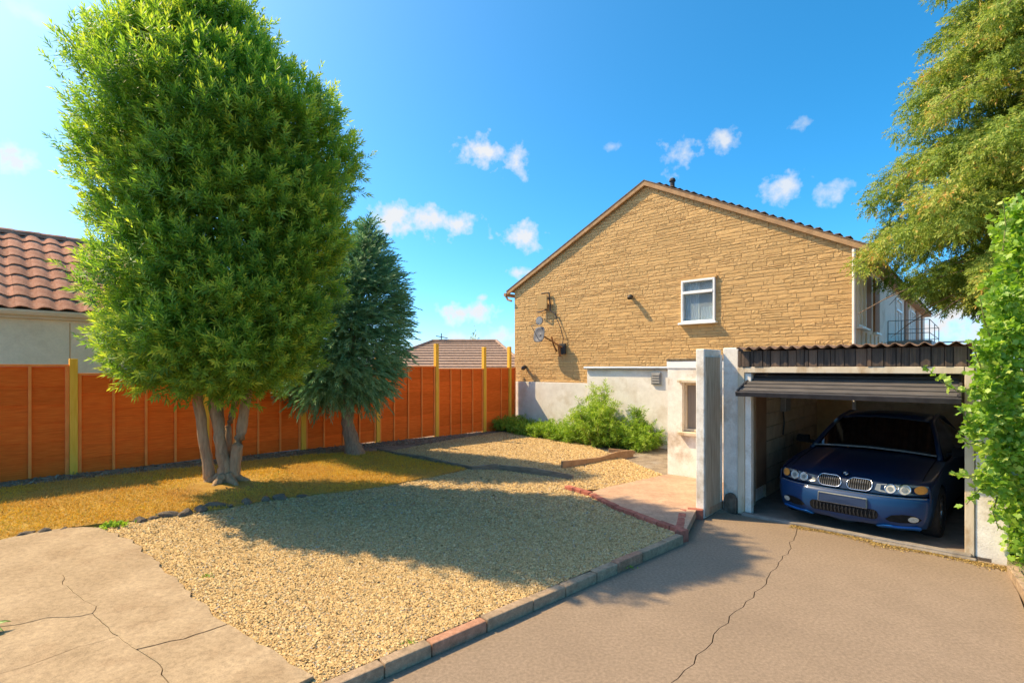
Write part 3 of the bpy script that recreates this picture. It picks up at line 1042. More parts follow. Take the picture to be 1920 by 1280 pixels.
MB().box(HF, WT0 + .36, WT0 + .385, .17, .19, 3.25, 3.72).build('curtain_bar', M_upvc, gwin)
rv = MB()
rv.box(HF, WT0 - .04, WT1 + .04, -.012, .06, WZ1 + .002, WZ1 + .05)
rv.build('lintel', mat('tan_lintel', (.5, .3, .11), (.56, .35, .14), 6, .85), house)

# side wall facing the garage: white-framed windows, brown panels, balcony
SF = lambda s, d, z_: HF(W_ + .0 - d, s, z_)        # s along the side wall, d into the wall
sp = MB()
for (a, b, z0, z1) in ((1.55, 2.3, 2.98, 4.30), (2.85, 3.6, 2.98, 4.30), (9.6, 10.6, 2.9, 4.4), (13.6, 14.6, 2.9, 4.4), (16.2, 16.6, 2.9, 4.4)):
    sp.box(SF, a, b, -.03, .05, z0, z1)
sp.build('brown_panel', M_brownwood, house, bevel=.004)
# vertical cladding ribs low on the wall
for k in range(26):
    a = .5 + k * .62
    MB().box(SF, a, a + .03, -.018, .011, .2, 2.9 if a < 4 else 2.8).build('cladding_rib', M_cream, house)
window(house, SF, .55, 1.5, 2.98, 4.28, out=-.04, deep=.05, mull=(1.02,))
window(house, SF, 7.1, 8.6, 2.86, 4.25, trans=3.9, out=-.03, deep=.05, mull=(7.85,), sill=False)
window(house, SF, 11.6, 13.2, 2.86, 4.25, out=-.03, deep=.05, mull=(12.4,), sill=False)
MB().box(SF, 2.78, 3.66, -.07, .01, 2.93, 2.975).build('panel_sill', M_upvc, house)
bc = MB(); bc.box(SF, 5.4, 9.6, -.95, .0, 2.72, 2.86)
balc = bc.build('balcony', M_grey, house, bevel=.01)
rl = MB()
rail_pts = [SF(5.45, 0, 0), SF(5.45, -.9, 0), SF(9.55, -.9, 0), SF(9.55, 0, 0)]
for zz in (3.42, 3.06):
    for a, b in zip(rail_pts[:-1], rail_pts[1:]):
        rl.tube([a + Vector((0, 0, zz)), b + Vector((0, 0, zz))], .010, 6)
for q in rail_pts + [SF(7.5, -.9, 0), SF(5.45, -.3, 0)]:
    rl.tube([q + Vector((0, 0, 2.86)), q + Vector((0, 0, 3.42))], .011, 6)
rl.tube([SF(9.55, -.9, 2.95), SF(9.55, -2.9, 2.95)], .02, 6)
rl.build('railing', M_grey, balc)
eb = MB()
eb.box(SF, .0, HL, -.24, -.0, EZ1 - .17, EZ1 - .05)
eb.build('eaves_board', mat('orange_eaves', (.5, .27, .14), (.58, .34, .19), 4, .8), house)

# fittings on the gable
dish = thing('satellite_dish', tuple(HF(1.75, -.2, 2.9)), 'dark grey satellite dish on a rusty bracket at the left of the stone gable', 'satellite dish')
dm = MB()
dc = HF(1.40, -.36, 3.12)
dax = (HF(0, -1, 0) - HF(0, 0, 0)) * 1.0 + (HF(-.25, 0, 0) - HF(0, 0, 0)) + Vector((0, 0, .15))
dax.normalize()
ring = []
a_ = Vector((0, 0, 1)).cross(dax).normalized(); b_ = dax.cross(a_)
for rr_, off in ((0, -.05), (.5, -.035), (.8, -.015), (1.0, .01)):
    for k in range(24):
        th = k * math.pi / 12
        sq = (abs(math.cos(th)) ** 3.2 + abs(math.sin(th)) ** 3.2) ** (-1 / 3.2)
        ring.append(dc + (a_ * math.cos(th) * .27 + b_ * math.sin(th) * .235) * sq * rr_ + dax * off)
fs = []
for j in range(3):
    for k in range(24):
        fs.append((j * 24 + k, j * 24 + (k + 1) % 24, (j + 1) * 24 + (k + 1) % 24, (j + 1) * 24 + k))
dm.add(ring, fs)
rfl = dm.build('reflector', mat('dark_reflector', (.10, .10, .105), (.14, .14, .15), 5, .6), dish, smooth=True)
sd_ = rfl.modifiers.new('thickness', 'SOLIDIFY'); sd_.thickness = .012
am = MB()
am.tube([dc - dax * .04, HF(1.75, -.14, 2.9), HF(2.02, -.03, 2.72)], .022, 8)
am.tube([HF(1.66, -.10, 3.05), HF(1.74, -.1, 2.80), HF(1.80, -.02, 2.60)], .028, 8)
am.tube([HF(1.95, -.12, 2.78), HF(2.0, -.12, 2.45)], .04, 8)
am.build('bracket', M_rust, dish)
pl_ = MB(); pl_.box(HF, 1.9, 2.12, -.04, .03, 2.52, 2.84)
pl_.build('wall_plate', M_dark, dish, bevel=.01)
ln_ = MB()
ln_.tube([dc + dax * .0 + Vector((0, 0, -.2)), dc + dax * .30 + Vector((0, 0, .2)), HF(1.44, -.40, 3.48)], .012, 6)
ln_.disc(HF(1.455, -.40, 3.53), HF(0, -1, 0) - HF(0, 0, 0), .125, .05, 18)
ln_.build('receiver', M_grey, dish)
an = MB(); an.box(HF, 1.08, 1.48, -.10, -.07, 3.92, 4.36)
ant = thing('flat_antenna', tuple(HF(1.28, 0, 3.92)), 'tan square flat antenna panel fixed to the gable above the dish', 'antenna')
an.build('panel', mat('tan_panel', (.40, .25, .095), (.47, .30, .12), 5, .8), ant, bevel=.02)
ab = MB(); ab.box(HF, 1.24, 1.32, -.07, .02, 4.05, 4.2); ab.tube([HF(1.06, -.06, 3.86), HF(1.25, -.12, 3.84), HF(1.42, -.06, 3.9)], .02, 6)
ab.build('bracket', M_dark, ant)
cb = MB()
cb.tube([HF(1.2, -.02, 4.42), HF(1.5, -.02, 4.42), HF(1.54, -.02, 4.1), HF(1.55, -.02, 3.86), HF(1.74, -.02, 3.76), HF(1.8, -.02, 3.6)], .022, 6)
cb.tube([HF(1.8, -.02, 3.6), HF(1.95, -.02, 3.3), HF(2.05, -.02, 3.0), HF(2.02, -.02, 2.84)], .012, 6)
tag(cb.build('aerial_cable', M_dark, None), 'black aerial cable running down the stone gable to the dish', 'cable')
def lamp(t, z_, label):
    L_ = thing('wall_lamp', tuple(HF(t, 0, z_)), label, 'lamp', 'small dark fittings on the gable')
    m1 = MB(); m1.disc(HF(t, .03, z_), HF(0, -1, 0) - HF(0, 0, 0), .055, .06, 14); m1.build('base', M_dark, L_)
    m2 = MB(); m2.tube([HF(t + .02, -.03, z_ + .01), HF(t + .06, -.15, z_ - .03), HF(t + .07, -.17, z_ - .07)], [.045, .065, .07], 12); m2.build('lamp_head', M_dark, L_)
lamp(4.30, 4.03, 'small dark wall lamp high on the stone gable left of the window')
lamp(.50, 2.14, 'small dark wall lamp low at the left corner of the stone gable')
M_louvre = mat('louvre_grey', (.34, .32, .29), (.42, .40, .36), 8, .8)
vb = thing('meter_box', tuple(HF(5.1, -.1, 1.75)), 'small grey louvred box under the silver flashing beside the outbuilding', 'box')
m1 = MB(); m1.box(HF, 4.98, 5.24, -.16, -.10, 1.68, 1.99); case = m1.build('case', M_grey, vb, bevel=.008)
for k in range(4):
    MB().box(HF, 5.01, 5.21, -.18, -.161, 1.72 + k * .066, 1.75 + k * .066).build('louvre', M_louvre, case)

# ------------------------------------------------------------------ garage
M_gwhite = mat('worn_white_paint', (0.70, 0.64, 0.55), (0.82, 0.78, 0.70), 5, .8, .003, 60, grain=(50, .08), dirt=(0.44, 0.34, 0.23), dscale=2.2)
M_cframe = mat('cream_frame', (0.56, 0.46, 0.32), (0.66, 0.57, 0.43), 6, .7, .003, 30, stretch=(1, 1, .4), dirt=(0.40, 0.26, 0.13), dscale=5)
M_oldwood = mat('streaked_old_wood', (0.34, 0.26, 0.175), (0.58, 0.47, 0.34), 5, .9, .006, 20, stretch=(14, 14, .6), dirt=(0.24, 0.165, 0.10), dscale=3)
M_fascia = mat('dark_fascia', (0.045, 0.034, 0.028), (0.11, 0.08, 0.06), 4, .8, .004, 20, stretch=(12, 12, .5), dirt=(0.15, 0.095, 0.06), dscale=2)
M_fascia2 = mat('brown_fascia', (.12, .075, .05), (.19, .125, .085), 5, .8, .004, 20, stretch=(12, 12, .5))
M_corr = mat('rusty_corrugated_sheet', (0.17, 0.10, 0.065), (0.30, 0.19, 0.13), 6, .9, .005, 40)
M_gblock = mat('garage_block', (0.42, 0.32, 0.21), (0.56, 0.44, 0.30), 6, .9, .005, 60, dirt=(.30, .215, .14), dscale=3)
M_gfloor = mat('garage_floor', (0.17, 0.13, 0.10), (0.26, 0.20, 0.155), 5, .9, .006, 40)
M_thresh = mat('threshold_concrete', (0.19, 0.165, 0.14), (0.31, 0.27, 0.23), 8, .85, .006, 40, dirt=(.09, .075, .06), dscale=4)
M_door = mat('brown_grey_door', (0.085, 0.077, 0.072), (0.13, 0.115, 0.105), 4, .6, .002, 30, stretch=(1, 1, 6), metal=.2)
M_doorlip = mat('dark_door_edge', (0.03, 0.028, 0.03), (0.055, 0.05, 0.05), 10, .5)
M_brownboard = mat('brown_board', (0.20, 0.11, 0.06), (0.28, 0.16, 0.09), 4, .85)

garage = thing('garage', tuple(GF(1.1, 0, 0)), 'old white garage with raised door and corrugated roof, the blue car inside', 'garage')
GW = 2.28
wm = MB()
wm.box(GF, -.40, -.18, 0.0, .22, -.06, 2.40)          # left pier
wm.box(GF, -.40, -.18, .22, 5.0, -.06, 2.33)
wm.build('left_wall', M_gwhite, garage, bevel=.012)
wm = MB()
wm.box(GF, GW + .085, GW + .36, -.02, .24, -.06, 2.37)
wm.box(GF, GW + .22, GW + .36, .24, 5.0, -.06, 2.33)
wm.build('right_wall', M_gwhite, garage, bevel=.02)
wm = MB(); wm.box(GF, -.18, GW + .22, 4.86, 5.0, -.06, 2.33); wm.build('back_wall', M_gblock, garage)
# inner skin of the left wall: blockwork courses
ib = MB()
for r_ in range(10):
    for c_ in range(9):
        a = 1.15 + c_ * .45 - (.22 if r_ % 2 else 0)
        ib.box(GF, -.179, -.14 - .004 * ((r_ * 7 + c_ * 3) % 3), max(a, 1.12), min(a + .435, 4.85), .02 + r_ * .225, .02 + r_ * .225 + .213)
tag(ib.build('blockwork', M_gblock, garage), kind='stuff')
MB().box(GF, -.178, -.125, .06, .60, .0, 2.2).build('lining_board', M_oldwood, garage, bevel=.005)
MB().box(GF, -.178, -.115, .605, 1.10, .25, 2.2).build('lining_board', M_brownboard, garage, bevel=.005)
sf = sheet('floor', [GF(-.18, -.02, 0).xy[:], GF(GW + .22, -.02, 0).xy[:], GF(GW + .22, 4.86, 0).xy[:], GF(-.18, 4.86, 0).xy[:]], .012, M_gfloor, .06, 0, flat=0.0)
sf.parent = garage; sf.matrix_parent_inverse = Matrix.Translation(-Vector(garage.location))
th = MB()
th.box(GF, -.10, GW + .06, -.125, -.022, -.05, .038)
th.box(GF, 1.45, GW + .10, -.20, -.127, -.05, .022)
th.build('threshold', M_thresh, garage, bevel=.012)
# frame: two jambs and a header
fj = MB(); fj.box(GF, -.178, -.085, -.035, .10, .0, 2.115); fj.build('jamb', M_cframe, garage, bevel=.006)
fj = MB(); fj.box(GF, -.083, .0, -.012, .10, .0, 2.03); fj.build('jamb', M_gwhite, garage, bevel=.005)
fj = MB(); fj.box(GF, GW, GW + .082, -.035, .10, .0, 2.115); fj.build('jamb', M_cframe, garage, bevel=.006)
fj = MB(); fj.box(GF, -.083, GW - .002, -.04, .10, 2.035, 2.117); fj.build('header', M_cframe, garage, bevel=.006)
# corrugated fascia and roof
def wavy(fr, u0, u1, a0, a1, z_of, amp, per, name, m, parent, vertical=False, thick=.008):
    nseg = int((u1 - u0) / per * 8)
    vs, fs = [], []
    for k in range(nseg + 1):
        u = u0 + (u1 - u0) * k / nseg
        w = amp * math.sin(2 * math.pi * (u - u0) / per)
        if vertical:
            vs += [fr(u, z_of + w, a0), fr(u, z_of + w, a1)]
        else:
            vs += [fr(u, a0, z_of(a0) + w), fr(u, a1, z_of(a1) + w)]
        if k:
            b = 2 * k
            fs.append((b - 2, b, b + 1, b - 1))
    o = MB().add(vs, fs).build(name, m, parent, smooth=True)
    md = o.modifiers.new('thickness', 'SOLIDIFY'); md.thickness = thick
    return o
fb = MB(); fb.box(GF, -.178, GW + .06, -.02, .02, 2.118, 2.345); fb.build('fascia_backing', M_fascia, garage)
fsr = random.Random(6)
k = -.175
while k < GW + .03:
    w_ = fsr.choice((.05, .075, .10, .12))
    w_ = min(w_, GW + .055 - k)
    MB().box(GF, k + .004, k + w_ - .004, -.021 - fsr.uniform(.008, .03), -.0205, 2.12, 2.35 + fsr.uniform(-.012, .004)).build('fascia_board', M_fascia if fsr.random() < .75 else M_fascia2, garage, bevel=.003)
    k += w_
wavy(GF, -.17, GW + .05, -.13, 5.1, lambda v: 2.385 + .004 * v, .021, .138, 'roof', M_corr, garage)
# up-and-over door: long panel tipped up, its lower edge out in front
def DF(u, s, h):    # s = along the panel from its front edge, h = above the panel
    c_, si = .955, .297
    return GF(u, -.45 + s * c_ - h * si, 1.745 + s * si + h * c_)
dm = MB(); dm.box(DF, -.045, GW - .035, 0.03, 1.92, 0, .028)
door = dm.build('door', M_door, garage)
for k in range(12):
    MB().box(DF, -.03, GW - .05, .05 + k * .155, .05 + k * .155 + .085, .0285, .044).build('rib', M_door, door, bevel=.006)
MB().box(DF, -.065, GW - .015, -.012, .029, -.03, .034).build('door_edge', M_doorlip, door, bevel=.006)
for u in (-.06, GW - .045):
    MB().box(DF, u, u + .025, .031, .5, -.02, .05).build('door_side', M_doorlip, door, bevel=.004)
# pieces hanging on the inner wall
tl = thing('wall_box', tuple(GF(-.1, 2.1, 1.25)), 'grey metal box with a hanging cord on the garage inner wall', 'box')
m1 = MB(); m1.box(GF, -.14, -.05, 1.95, 2.25, 1.35, 1.72); m1.build('case', M_grey, tl, bevel=.01)
m1 = MB(); m1.tube([GF(-.1, 1.98, 1.36), GF(-.09, 1.99, 1.15), GF(-.1, 1.96, .95)], .014, 6); m1.build('cord', M_dark, tl)

# wall stub with its old board, standing forward of the garage
stub = thing('garden_wall_stub', tuple(GF(-.47, -.3, 0)), 'tall narrow white wall end with a streaked brown board beside the garage', 'wall')
sm = MB(); sm.box(GF, -.548, -.425, -.63, -.004, -.05, 2.37); sm.build('wall', M_gwhite, stub, bevel=.012)
MB().box(GF, -.424, -.405, -.615, -.10, .02, 2.26).build('board', M_oldwood, stub, bevel=.004)
MB().box(GF, -.424, -.404, -.098, -.006, .02, 2.30).build('trim', M_gwhite, stub, bevel=.004)
# round-topped stone leaning at the pier
ar = MB()
pts = [(-.365, 0.0)] + [(-.275 - .09 * math.cos(a), .19 + .11 * math.sin(a)) for a in [math.pi * k / 10 for k in range(11)]] + [(-.185, 0.0)]
ar.prism([GF(u, -.075, z_ - .02) for u, z_ in pts], GF(0, .065, 0) - GF(0, 0, 0))
tag(ar.build('round_topped_stone', mat('brown_stone', (.09, .065, .045), (.20, .15, .11), 12, .9, .01, 40), None, bevel=.015), 'small brown round-topped stone standing at the foot of the white garage pier', 'stone')

# white outbuilding behind the stub
shed = thing('outbuilding', tuple(GF(-1.1, 1.3, .1)), 'low white rendered outbuilding with a small hooded window left of the garage', 'outbuilding')
sA, sB, wz0, wz1, wu0, wu1 = -1.88, -.405, .93, 1.83, -1.60, -1.02
sw = MB()
sw.box(GF, sA, wu0, 1.26, 1.48, -.05, 2.23); sw.box(GF, wu1, sB, 1.26, 1.48, -.05, 2.23)
sw.box(GF, wu0, wu1, 1.26, 1.48, -.05, wz0); sw.box(GF, wu0, wu1, 1.26, 1.48, wz1, 2.23)
sw.build('wall', M_gwhite, shed)
sw = MB(); sw.box(GF, sA, sA + .2, 1.482, 4.2, -.05, 2.23); sw.box(GF, sA + .2, sB, 4.0, 4.2, -.05, 2.23)
sw.build('side_wall', M_gwhite, shed)
cp = MB(); cp.box(GF, sA - .02, sB, 1.235, 4.22, 2.232, 2.275)
cp.build('roof', mat('mossy_roof', (.10, .075, .045), (.24, .19, .12), 18, .95, .02, 60), shed, bevel=.01)
MB().box(GF, sA - .012, sB, 1.245, 1.259, 2.10, 2.228).build('capping', M_upvc, shed, bevel=.004)
hm = MB(); hm.box(GF, wu0 - .06, wu1 + .06, 1.17, 1.259, wz1 + .01, wz1 + .055); hm.build('window_hood', M_cframe, shed, bevel=.006)
w2 = window(shed, lambda a, d, z_: GF(a, 1.38 + d, z_), wu0 + .002, wu1 - .002, wz0 + .02, wz1 - .002, out=-.02, deep=.05, frame_m=M_cframe,
            glass_m=mat('drawn_blind', (.20, .165, .13), (.27, .225, .18), 3, .7, .002, 20, stretch=(20, 20, .5)), sill=False, w=.04)
MB().box(GF, wu0 - .05, wu1 + .05, 1.16, 1.378, wz0 - .045, wz0 + .012).build('sill', M_cframe, w2, bevel=.006)

# ------------------------------------------------------------------ car
M_blue = mat('blue_paint', (0.0022, 0.014, 0.042), (0.003, 0.017, 0.05), 3, .4, spec=.3, coat=.22)
M_blue_lit = mat('blue_paint_lit', (0.004, 0.033, 0.105), (0.005, 0.037, 0.118), 3, .42, spec=.3, coat=.15)  # body blue made lighter: sky light on the bumper put into the colour
M_blue_brightlit = mat('blue_paint_brightlit', (0.006, 0.085, 0.32), (0.007, 0.095, 0.35), 3, .4, spec=.3)  # body blue brighter still: light on the lower lip put into the colour
M_chrome = mat('chrome', (.50, .52, .56), (.56, .58, .62), 5, .22, metal=1)
M_black = mat('black_plastic', (.010, .010, .010), (.016, .016, .016), 40, .8, spec=.08)
M_grid = mat('grey_grid', (.03, .03, .032), (.05, .05, .05), 30, .8, spec=.1)
M_gbar = mat('grille_bar_grey', (.10, .10, .105), (.14, .14, .14), 30, .5)
M_tyre = mat('tyre_rubber', (.015, .015, .015), (.03, .028, .026), 30, .85)
M_alloy = mat('alloy', (.42, .42, .43), (.5, .5, .5), 10, .3, metal=.8)
M_amber = mat('amber_lens', (.75, .27, .05), (.85, .34, .07), 60, .2, coat=.6)
M_lens = mat('lamp_lens', (.36, .35, .31), (.60, .57, .48), 55, .15, coat=.4)
M_lens2 = mat('lamp_housing', (.16, .18, .18), (.26, .27, .26), 30, .2, coat=.8)
M_plate = mat('blank_plate', (.022, .038, .08), (.026, .043, .09), 3, .7, spec=.12)
M_cglass = glass('dark_glass', (.004, .005, .006), .04)

car = thing('car', (4.17, 6.40, 0.0), 'dark blue saloon car with twin kidney grille parked in the garage', 'car')
car.rotation_euler = (0, 0, -R(48))
def cb_(mb, name, m, par=None, **kw):
    return mb.build(name, m, par or car, local=True, **kw)
PZ = [.17, .20, .30, .40, .50, .555, .575, .62, .68, .735]
PY = [.10, .03, .00, -.01, .00, .025, .055, .07, .095, .15]
def sweep(x):
    a = min(abs(x) / .85, 1.06)
    return .05 * a ** 2 + .25 * a ** 4
def yf(x, z_):
    return float(np.interp(z_, PZ, PY)) + sweep(x)
hood = [(.35, .785), (.7, .845), (1.05, .89), (1.40, .925)]
def whalf(z_):
    return .79 + .06 * min(max((z_ - .17) / .25, 0), 1)
NA = 33
def grid(rows):
    n_ = len(rows[0]); vs = [p for r_ in rows for p in r_]; fs = []
    for j in range(len(rows) - 1):
        for i in range(n_ - 1):
            fs.append((j * n_ + i, j * n_ + i + 1, (j + 1) * n_ + i + 1, (j + 1) * n_ + i))
    return vs, fs
A = [-1 + 2 * i / (NA - 1) for i in range(NA)]
# bumper rows (below the crease)
rows = []
for z_ in PZ[:6]:
    rows.append([(a * whalf(z_), yf(a * whalf(z_), z_), z_ - (.02 * math.cos(a * 9) if z_ < .19 else 0)) for a in A])
rows.append([(a * .845, yf(a * .845, .555) + .04, .560) for a in A])
vs, fs = grid(rows)
bumper = cb_(MB().add(vs, fs), 'bumper', M_blue_lit, smooth=True)
sdm = bumper.modifiers.new('thickness', 'SOLIDIFY'); sdm.thickness = .01
# nose panel and bonnet
rows = []
for z_ in PZ[6:]:
    rows.append([(a * .845, yf(a * .845, z_), z_ - .045 * abs(a) ** 3 * (z_ - .575) / .16) for a in A])
for (y_, z_) in hood:
    k = max(0, 1 - (y_ - .15) / 1.2)
    rows.append([(a * .83, y_ + sweep(a * .83) * k, z_ - .07 * abs(a) ** 3 + (.012 if .42 < abs(a) < .62 else 0)) for a in A])
vs, fs = grid(rows)
cb_(MB().add(vs, fs), 'bonnet', M_blue, smooth=True)
for sgn in (-1, 1):     # shut lines of the bonnet
    pts = []
    for (y_, z_) in [(.15, .735)] + hood:
        a = .88
        k = max(0, 1 - (y_ - .15) / 1.2)
        pts.append((sgn * a * .83, y_ + sweep(a * .83) * k, z_ - .07 * a ** 3 + .002))
    cb_(MB().tube(pts, .006, 5), 'shut_line', M_black)
# flanks with round wheel openings
WY, WR = (.80, 3.52), .345
def zsh(y_):
    return float(np.interp(y_, [0.3, .7, 1.05, 1.4, 2.5, 3.8, 4.4], [.68, .775, .82, .855, .88, .90, .86]))
for sgn in (-1, 1):
    vs, fs = [], []
    NY, NZ = 84, 14
    for i in range(NY):
        y_ = .27 + (4.44 - .27) * i / (NY - 1)
        zt = zsh(y_)
        for j in range(NZ):
            z_ = .20 + (zt - .20) * j / (NZ - 1)
            yy, zz = y_, z_
            for wy in WY:
                dx, dz = yy - wy, zz - .315
                d_ = math.hypot(dx, dz)
                if d_ < WR and d_ > WR - .07:
                    yy, zz = wy + dx / d_ * WR, .315 + dz / d_ * WR
            x_ = .868 - .05 * ((zz - .55) / .35) ** 2 - .035 * max(0, 1 - (yy - .27) / .5) ** 2 - .06 * max(0, (yy - 3.8) / .6) ** 2
            vs.append((sgn * x_, yy, zz))
    for i in range(NY - 1):
        for j in range(NZ - 1):
            q = (i * NZ + j, (i + 1) * NZ + j, (i + 1) * NZ + j + 1, i * NZ + j + 1)
            if any(math.hypot(vs[k][1] - wy, vs[k][2] - .315) < WR - .012 for k in q for wy in WY):
                continue
            fs.append(q)
    o = cb_(MB().add(vs, fs), 'flank', M_blue, smooth=True)
    sm_ = o.modifiers.new('thickness', 'SOLIDIFY'); sm_.thickness = .015
# roof, glass, tail
def gline(y_, zc, wtop, n_=11):
    return [(a * wtop, y_ + .06 * a * a * (1 if y_ < 2.6 else -1), zc - .05 * a * a) for a in [-1 + 2 * i / (n_ - 1) for i in range(n_)]]
ws = [gline(1.38, .955, .73), gline(1.62, 1.115, .67), gline(1.86, 1.26, .61), gline(2.06, 1.352, .57)]
vs, fs = grid(ws); cb_(MB().add(vs, fs), 'windscreen', M_cglass, smooth=True)
rf_ = [gline(2.05, 1.358, .575), gline(2.3, 1.405, .57), gline(2.6, 1.418, .565), gline(2.95, 1.40, .55), gline(3.2, 1.36, .54)]
vs, fs = grid(rf_); o = cb_(MB().add(vs, fs), 'roof', M_blue, smooth=True)
sm_ = o.modifiers.new('thickness', 'SOLIDIFY'); sm_.thickness = .02
rg_ = [gline(3.2, 1.355, .54), gline(3.5, 1.17, .62), gline(3.75, 1.0, .68)]
vs, fs = grid(rg_); cb_(MB().add(vs, fs), 'rear_window', M_cglass, smooth=True)
td = [gline(3.72, 1.01, .70), gline(4.1, .99, .74), gline(4.40, .96, .76), gline(4.46, .80, .78), gline(4.46, .45, .80), gline(4.42, .25, .78)]
vs, fs = grid(td); cb_(MB().add(vs, fs), 'boot', M_blue, smooth=True)
for sgn in (-1, 1):
    sw_ = [(sgn * .80, 1.46, .875), (sgn * .82, 2.4, .90), (sgn * .82, 3.4, .91), (sgn * .78, 3.72, .93), (sgn * .55, 3.22, 1.305), (sgn * .572, 2.6, 1.36), (sgn * .58, 2.12, 1.305)]
    cb_(MB().add(sw_, [tuple(range(7))]), 'side_window', M_cglass)
    cb_(MB().tube([(sgn * .77, 1.36, .87), (sgn * .68, 1.74, 1.10), (sgn * .58, 2.10, 1.31), (sgn * .565, 2.6, 1.375), (sgn * .55, 3.15, 1.32), (sgn * .70, 3.75, .96)], .032, 8), 'pillar', M_blue, smooth=True)
    mm = MB(); mm.tube([(sgn * .80, 1.58, .93), (sgn * .90, 1.56, .96)], .028, 8)
    mm.hexa([(sgn * .86, 1.50, .92), (sgn * 1.06, 1.53, .93), (sgn * 1.06, 1.60, .93), (sgn * .86, 1.60, .92), (sgn * .87, 1.51, 1.04), (sgn * 1.04, 1.54, 1.035), (sgn * 1.04, 1.60, 1.035), (sgn * .87, 1.60, 1.04)])
    cb_(mm, 'mirror', M_black, bevel=.015)
cb_(MB().tube([(-.55, 1.40, .958), (-.1, 1.36, .975), (.15, 1.36, .978), (.66, 1.44, .945)], .014, 6), 'wiper', M_black)
cb_(MB().tube([(-.73, 1.365, .925), (-.4, 1.31, .955), (0, 1.295, .968), (.4, 1.31, .955), (.73, 1.365, .925)], .012, 6), 'scuttle_trim', M_lens2)
ub = MB(); ub.hexa([(-.74, .32, .16), (.74, .32, .16), (.74, 4.3, .16), (-.74, 4.3, .16), (-.52, .45, .66), (.52, .45, .66), (.70, 4.2, .8), (-.70, 4.2, .8)])
cb_(ub, 'underbody', M_black)
# details on the nose: plates that follow its curve
def plate(outline, back, front):
    n_ = len(outline)
    cxm = sum(p[0] for p in outline) / n_; czm = sum(p[1] for p in outline) / n_
    ring = lambda d: [(x, yf(x, z_) - d, z_) for x, z_ in outline]
    vs = ring(-back) + ring(front) + [(cxm, yf(cxm, czm) - front, czm)]
    fs = [(i, (i + 1) % n_, n_ + (i + 1) % n_, n_ + i) for i in range(n_)] + [(n_ + i, n_ + (i + 1) % n_, 2 * n_) for i in range(n_)]
    return MB().add(vs, fs)
def rrect(cx, cz, w, h, r, n_=5, skew=0.0):
    out = []
    for (sx, sz, a0) in ((1, 1, 0), (-1, 1, 90), (-1, -1, 180), (1, -1, 270)):
        for k in range(n_ + 1):
            a = R(a0 + 90 * k / n_)
            out.append((cx + sx * (w / 2 - r) + r * math.cos(a), cz + sz * (h / 2 - r) + r * math.sin(a)))
    return [(x + skew * (z_ - cz), z_) for x, z_ in out]
def oval(cx, cz, rx, rz, n_=20):
    return [(cx + rx * math.cos(2 * math.pi * k / n_), cz + rz * math.sin(2 * math.pi * k / n_)) for k in range(n_)]
def ringband(outer, inner, back, front):
    n_ = len(outer)
    vs = []
    for (o_, i_) in zip(outer, inner):
        vs += [(o_[0], yf(*o_) + back, o_[1]), (o_[0], yf(*o_) - front * .6, o_[1]), (i_[0], yf(*i_) - front, i_[1]), (i_[0], yf(*i_) + back, i_[1])]
    fs = []
    for k in range(n_):
        a, b = 4 * k, 4 * ((k + 1) % n_)
        for e in range(4):
            fs.append((a + e, a + (e + 1) % 4, b + (e + 1) % 4, b + e))
    return MB().add(vs, fs)
for sgn in (-1, 1):
    kx, kz = sgn * .165, .652
    sk = sgn * -.10
    g = cb_(plate(rrect(kx, kz, .255, .125, .055, skew=-sk), .03, .008), 'grille', M_black)
    cb_(ringband(rrect(kx, kz, .280, .150, .07, skew=-sk), rrect(kx, kz, .256, .126, .058, skew=-sk), .01, .016), 'grille_ring', M_chrome, g, smooth=True)
    for k in range(10):
        bx = kx - .108 + k * .024
        hb = .058 if 0 < k < 9 else .04
        cb_(plate([(bx - .004, kz - hb), (bx + .004, kz - hb), (bx + .004, kz + hb), (bx - .004, kz + hb)], .005, .015), 'grille_bar', M_gbar, g)
    hl = cb_(plate([(sgn * x, z_) for x, z_ in ((.325, .615), (.34, .685), (.50, .695), (.68, .70), (.80, .69), (.825, .655), (.80, .605), (.66, .590), (.48, .590), (.38, .60))], .01, .006), 'headlight', M_lens2)
    for lx, lr in ((.475, .050), (.605, .054)):
        cb_(plate(oval(sgn * lx, .645, lr, lr), .0, .016), 'lamp', M_lens, hl)
        cb_(ringband(oval(sgn * lx, .645, lr + .008, lr + .008), oval(sgn * lx, .645, lr - .002, lr - .002), .0, .022), 'lamp_ring', M_chrome, hl, smooth=True)
        cb_(plate(oval(sgn * lx, .645, lr * .5, lr * .5), .0, .020), 'lamp_reflector', M_lens2, hl)
    cb_(plate(oval(sgn * .745, .648, .056, .046), .0, .014), 'indicator', M_amber, hl)
    fo = cb_(plate([(sgn * x, z_) for x, z_ in ((.44, .295), (.50, .345), (.60, .365), (.70, .355), (.765, .31), (.72, .272), (.58, .262), (.48, .268))], .02, .013), 'fog_recess', M_black)
    cb_(plate(oval(sgn * .695, .312, .046, .032), .0, .022), 'fog_light', M_lens, fo)
    cb_(plate([(sgn * x, z_) for x, z_ in ((.34, .190), (.42, .215), (.74, .225), (.76, .20), (.74, .165), (.36, .165))], .02, .03), 'bumper_lip', M_blue_brightlit, bevel=.008)
inn = cb_(plate(rrect(.0, .325, .74, .12, .05), .02, .012), 'lower_intake', M_black)
for k in range(17):
    cb_(plate([(-.33 + k * .041 - .003, .275), (-.33 + k * .041 + .003, .275), (-.33 + k * .041 + .019, .375), (-.33 + k * .041 + .013, .375)], 0, .0155), 'mesh_bar', M_grid, inn)
    cb_(plate([(-.33 + k * .041 + .019, .275), (-.33 + k * .041 + .013, .275), (-.33 + k * .041 - .003, .375), (-.33 + k * .041 + .003, .375)], 0, .0155), 'mesh_bar', M_grid, inn)
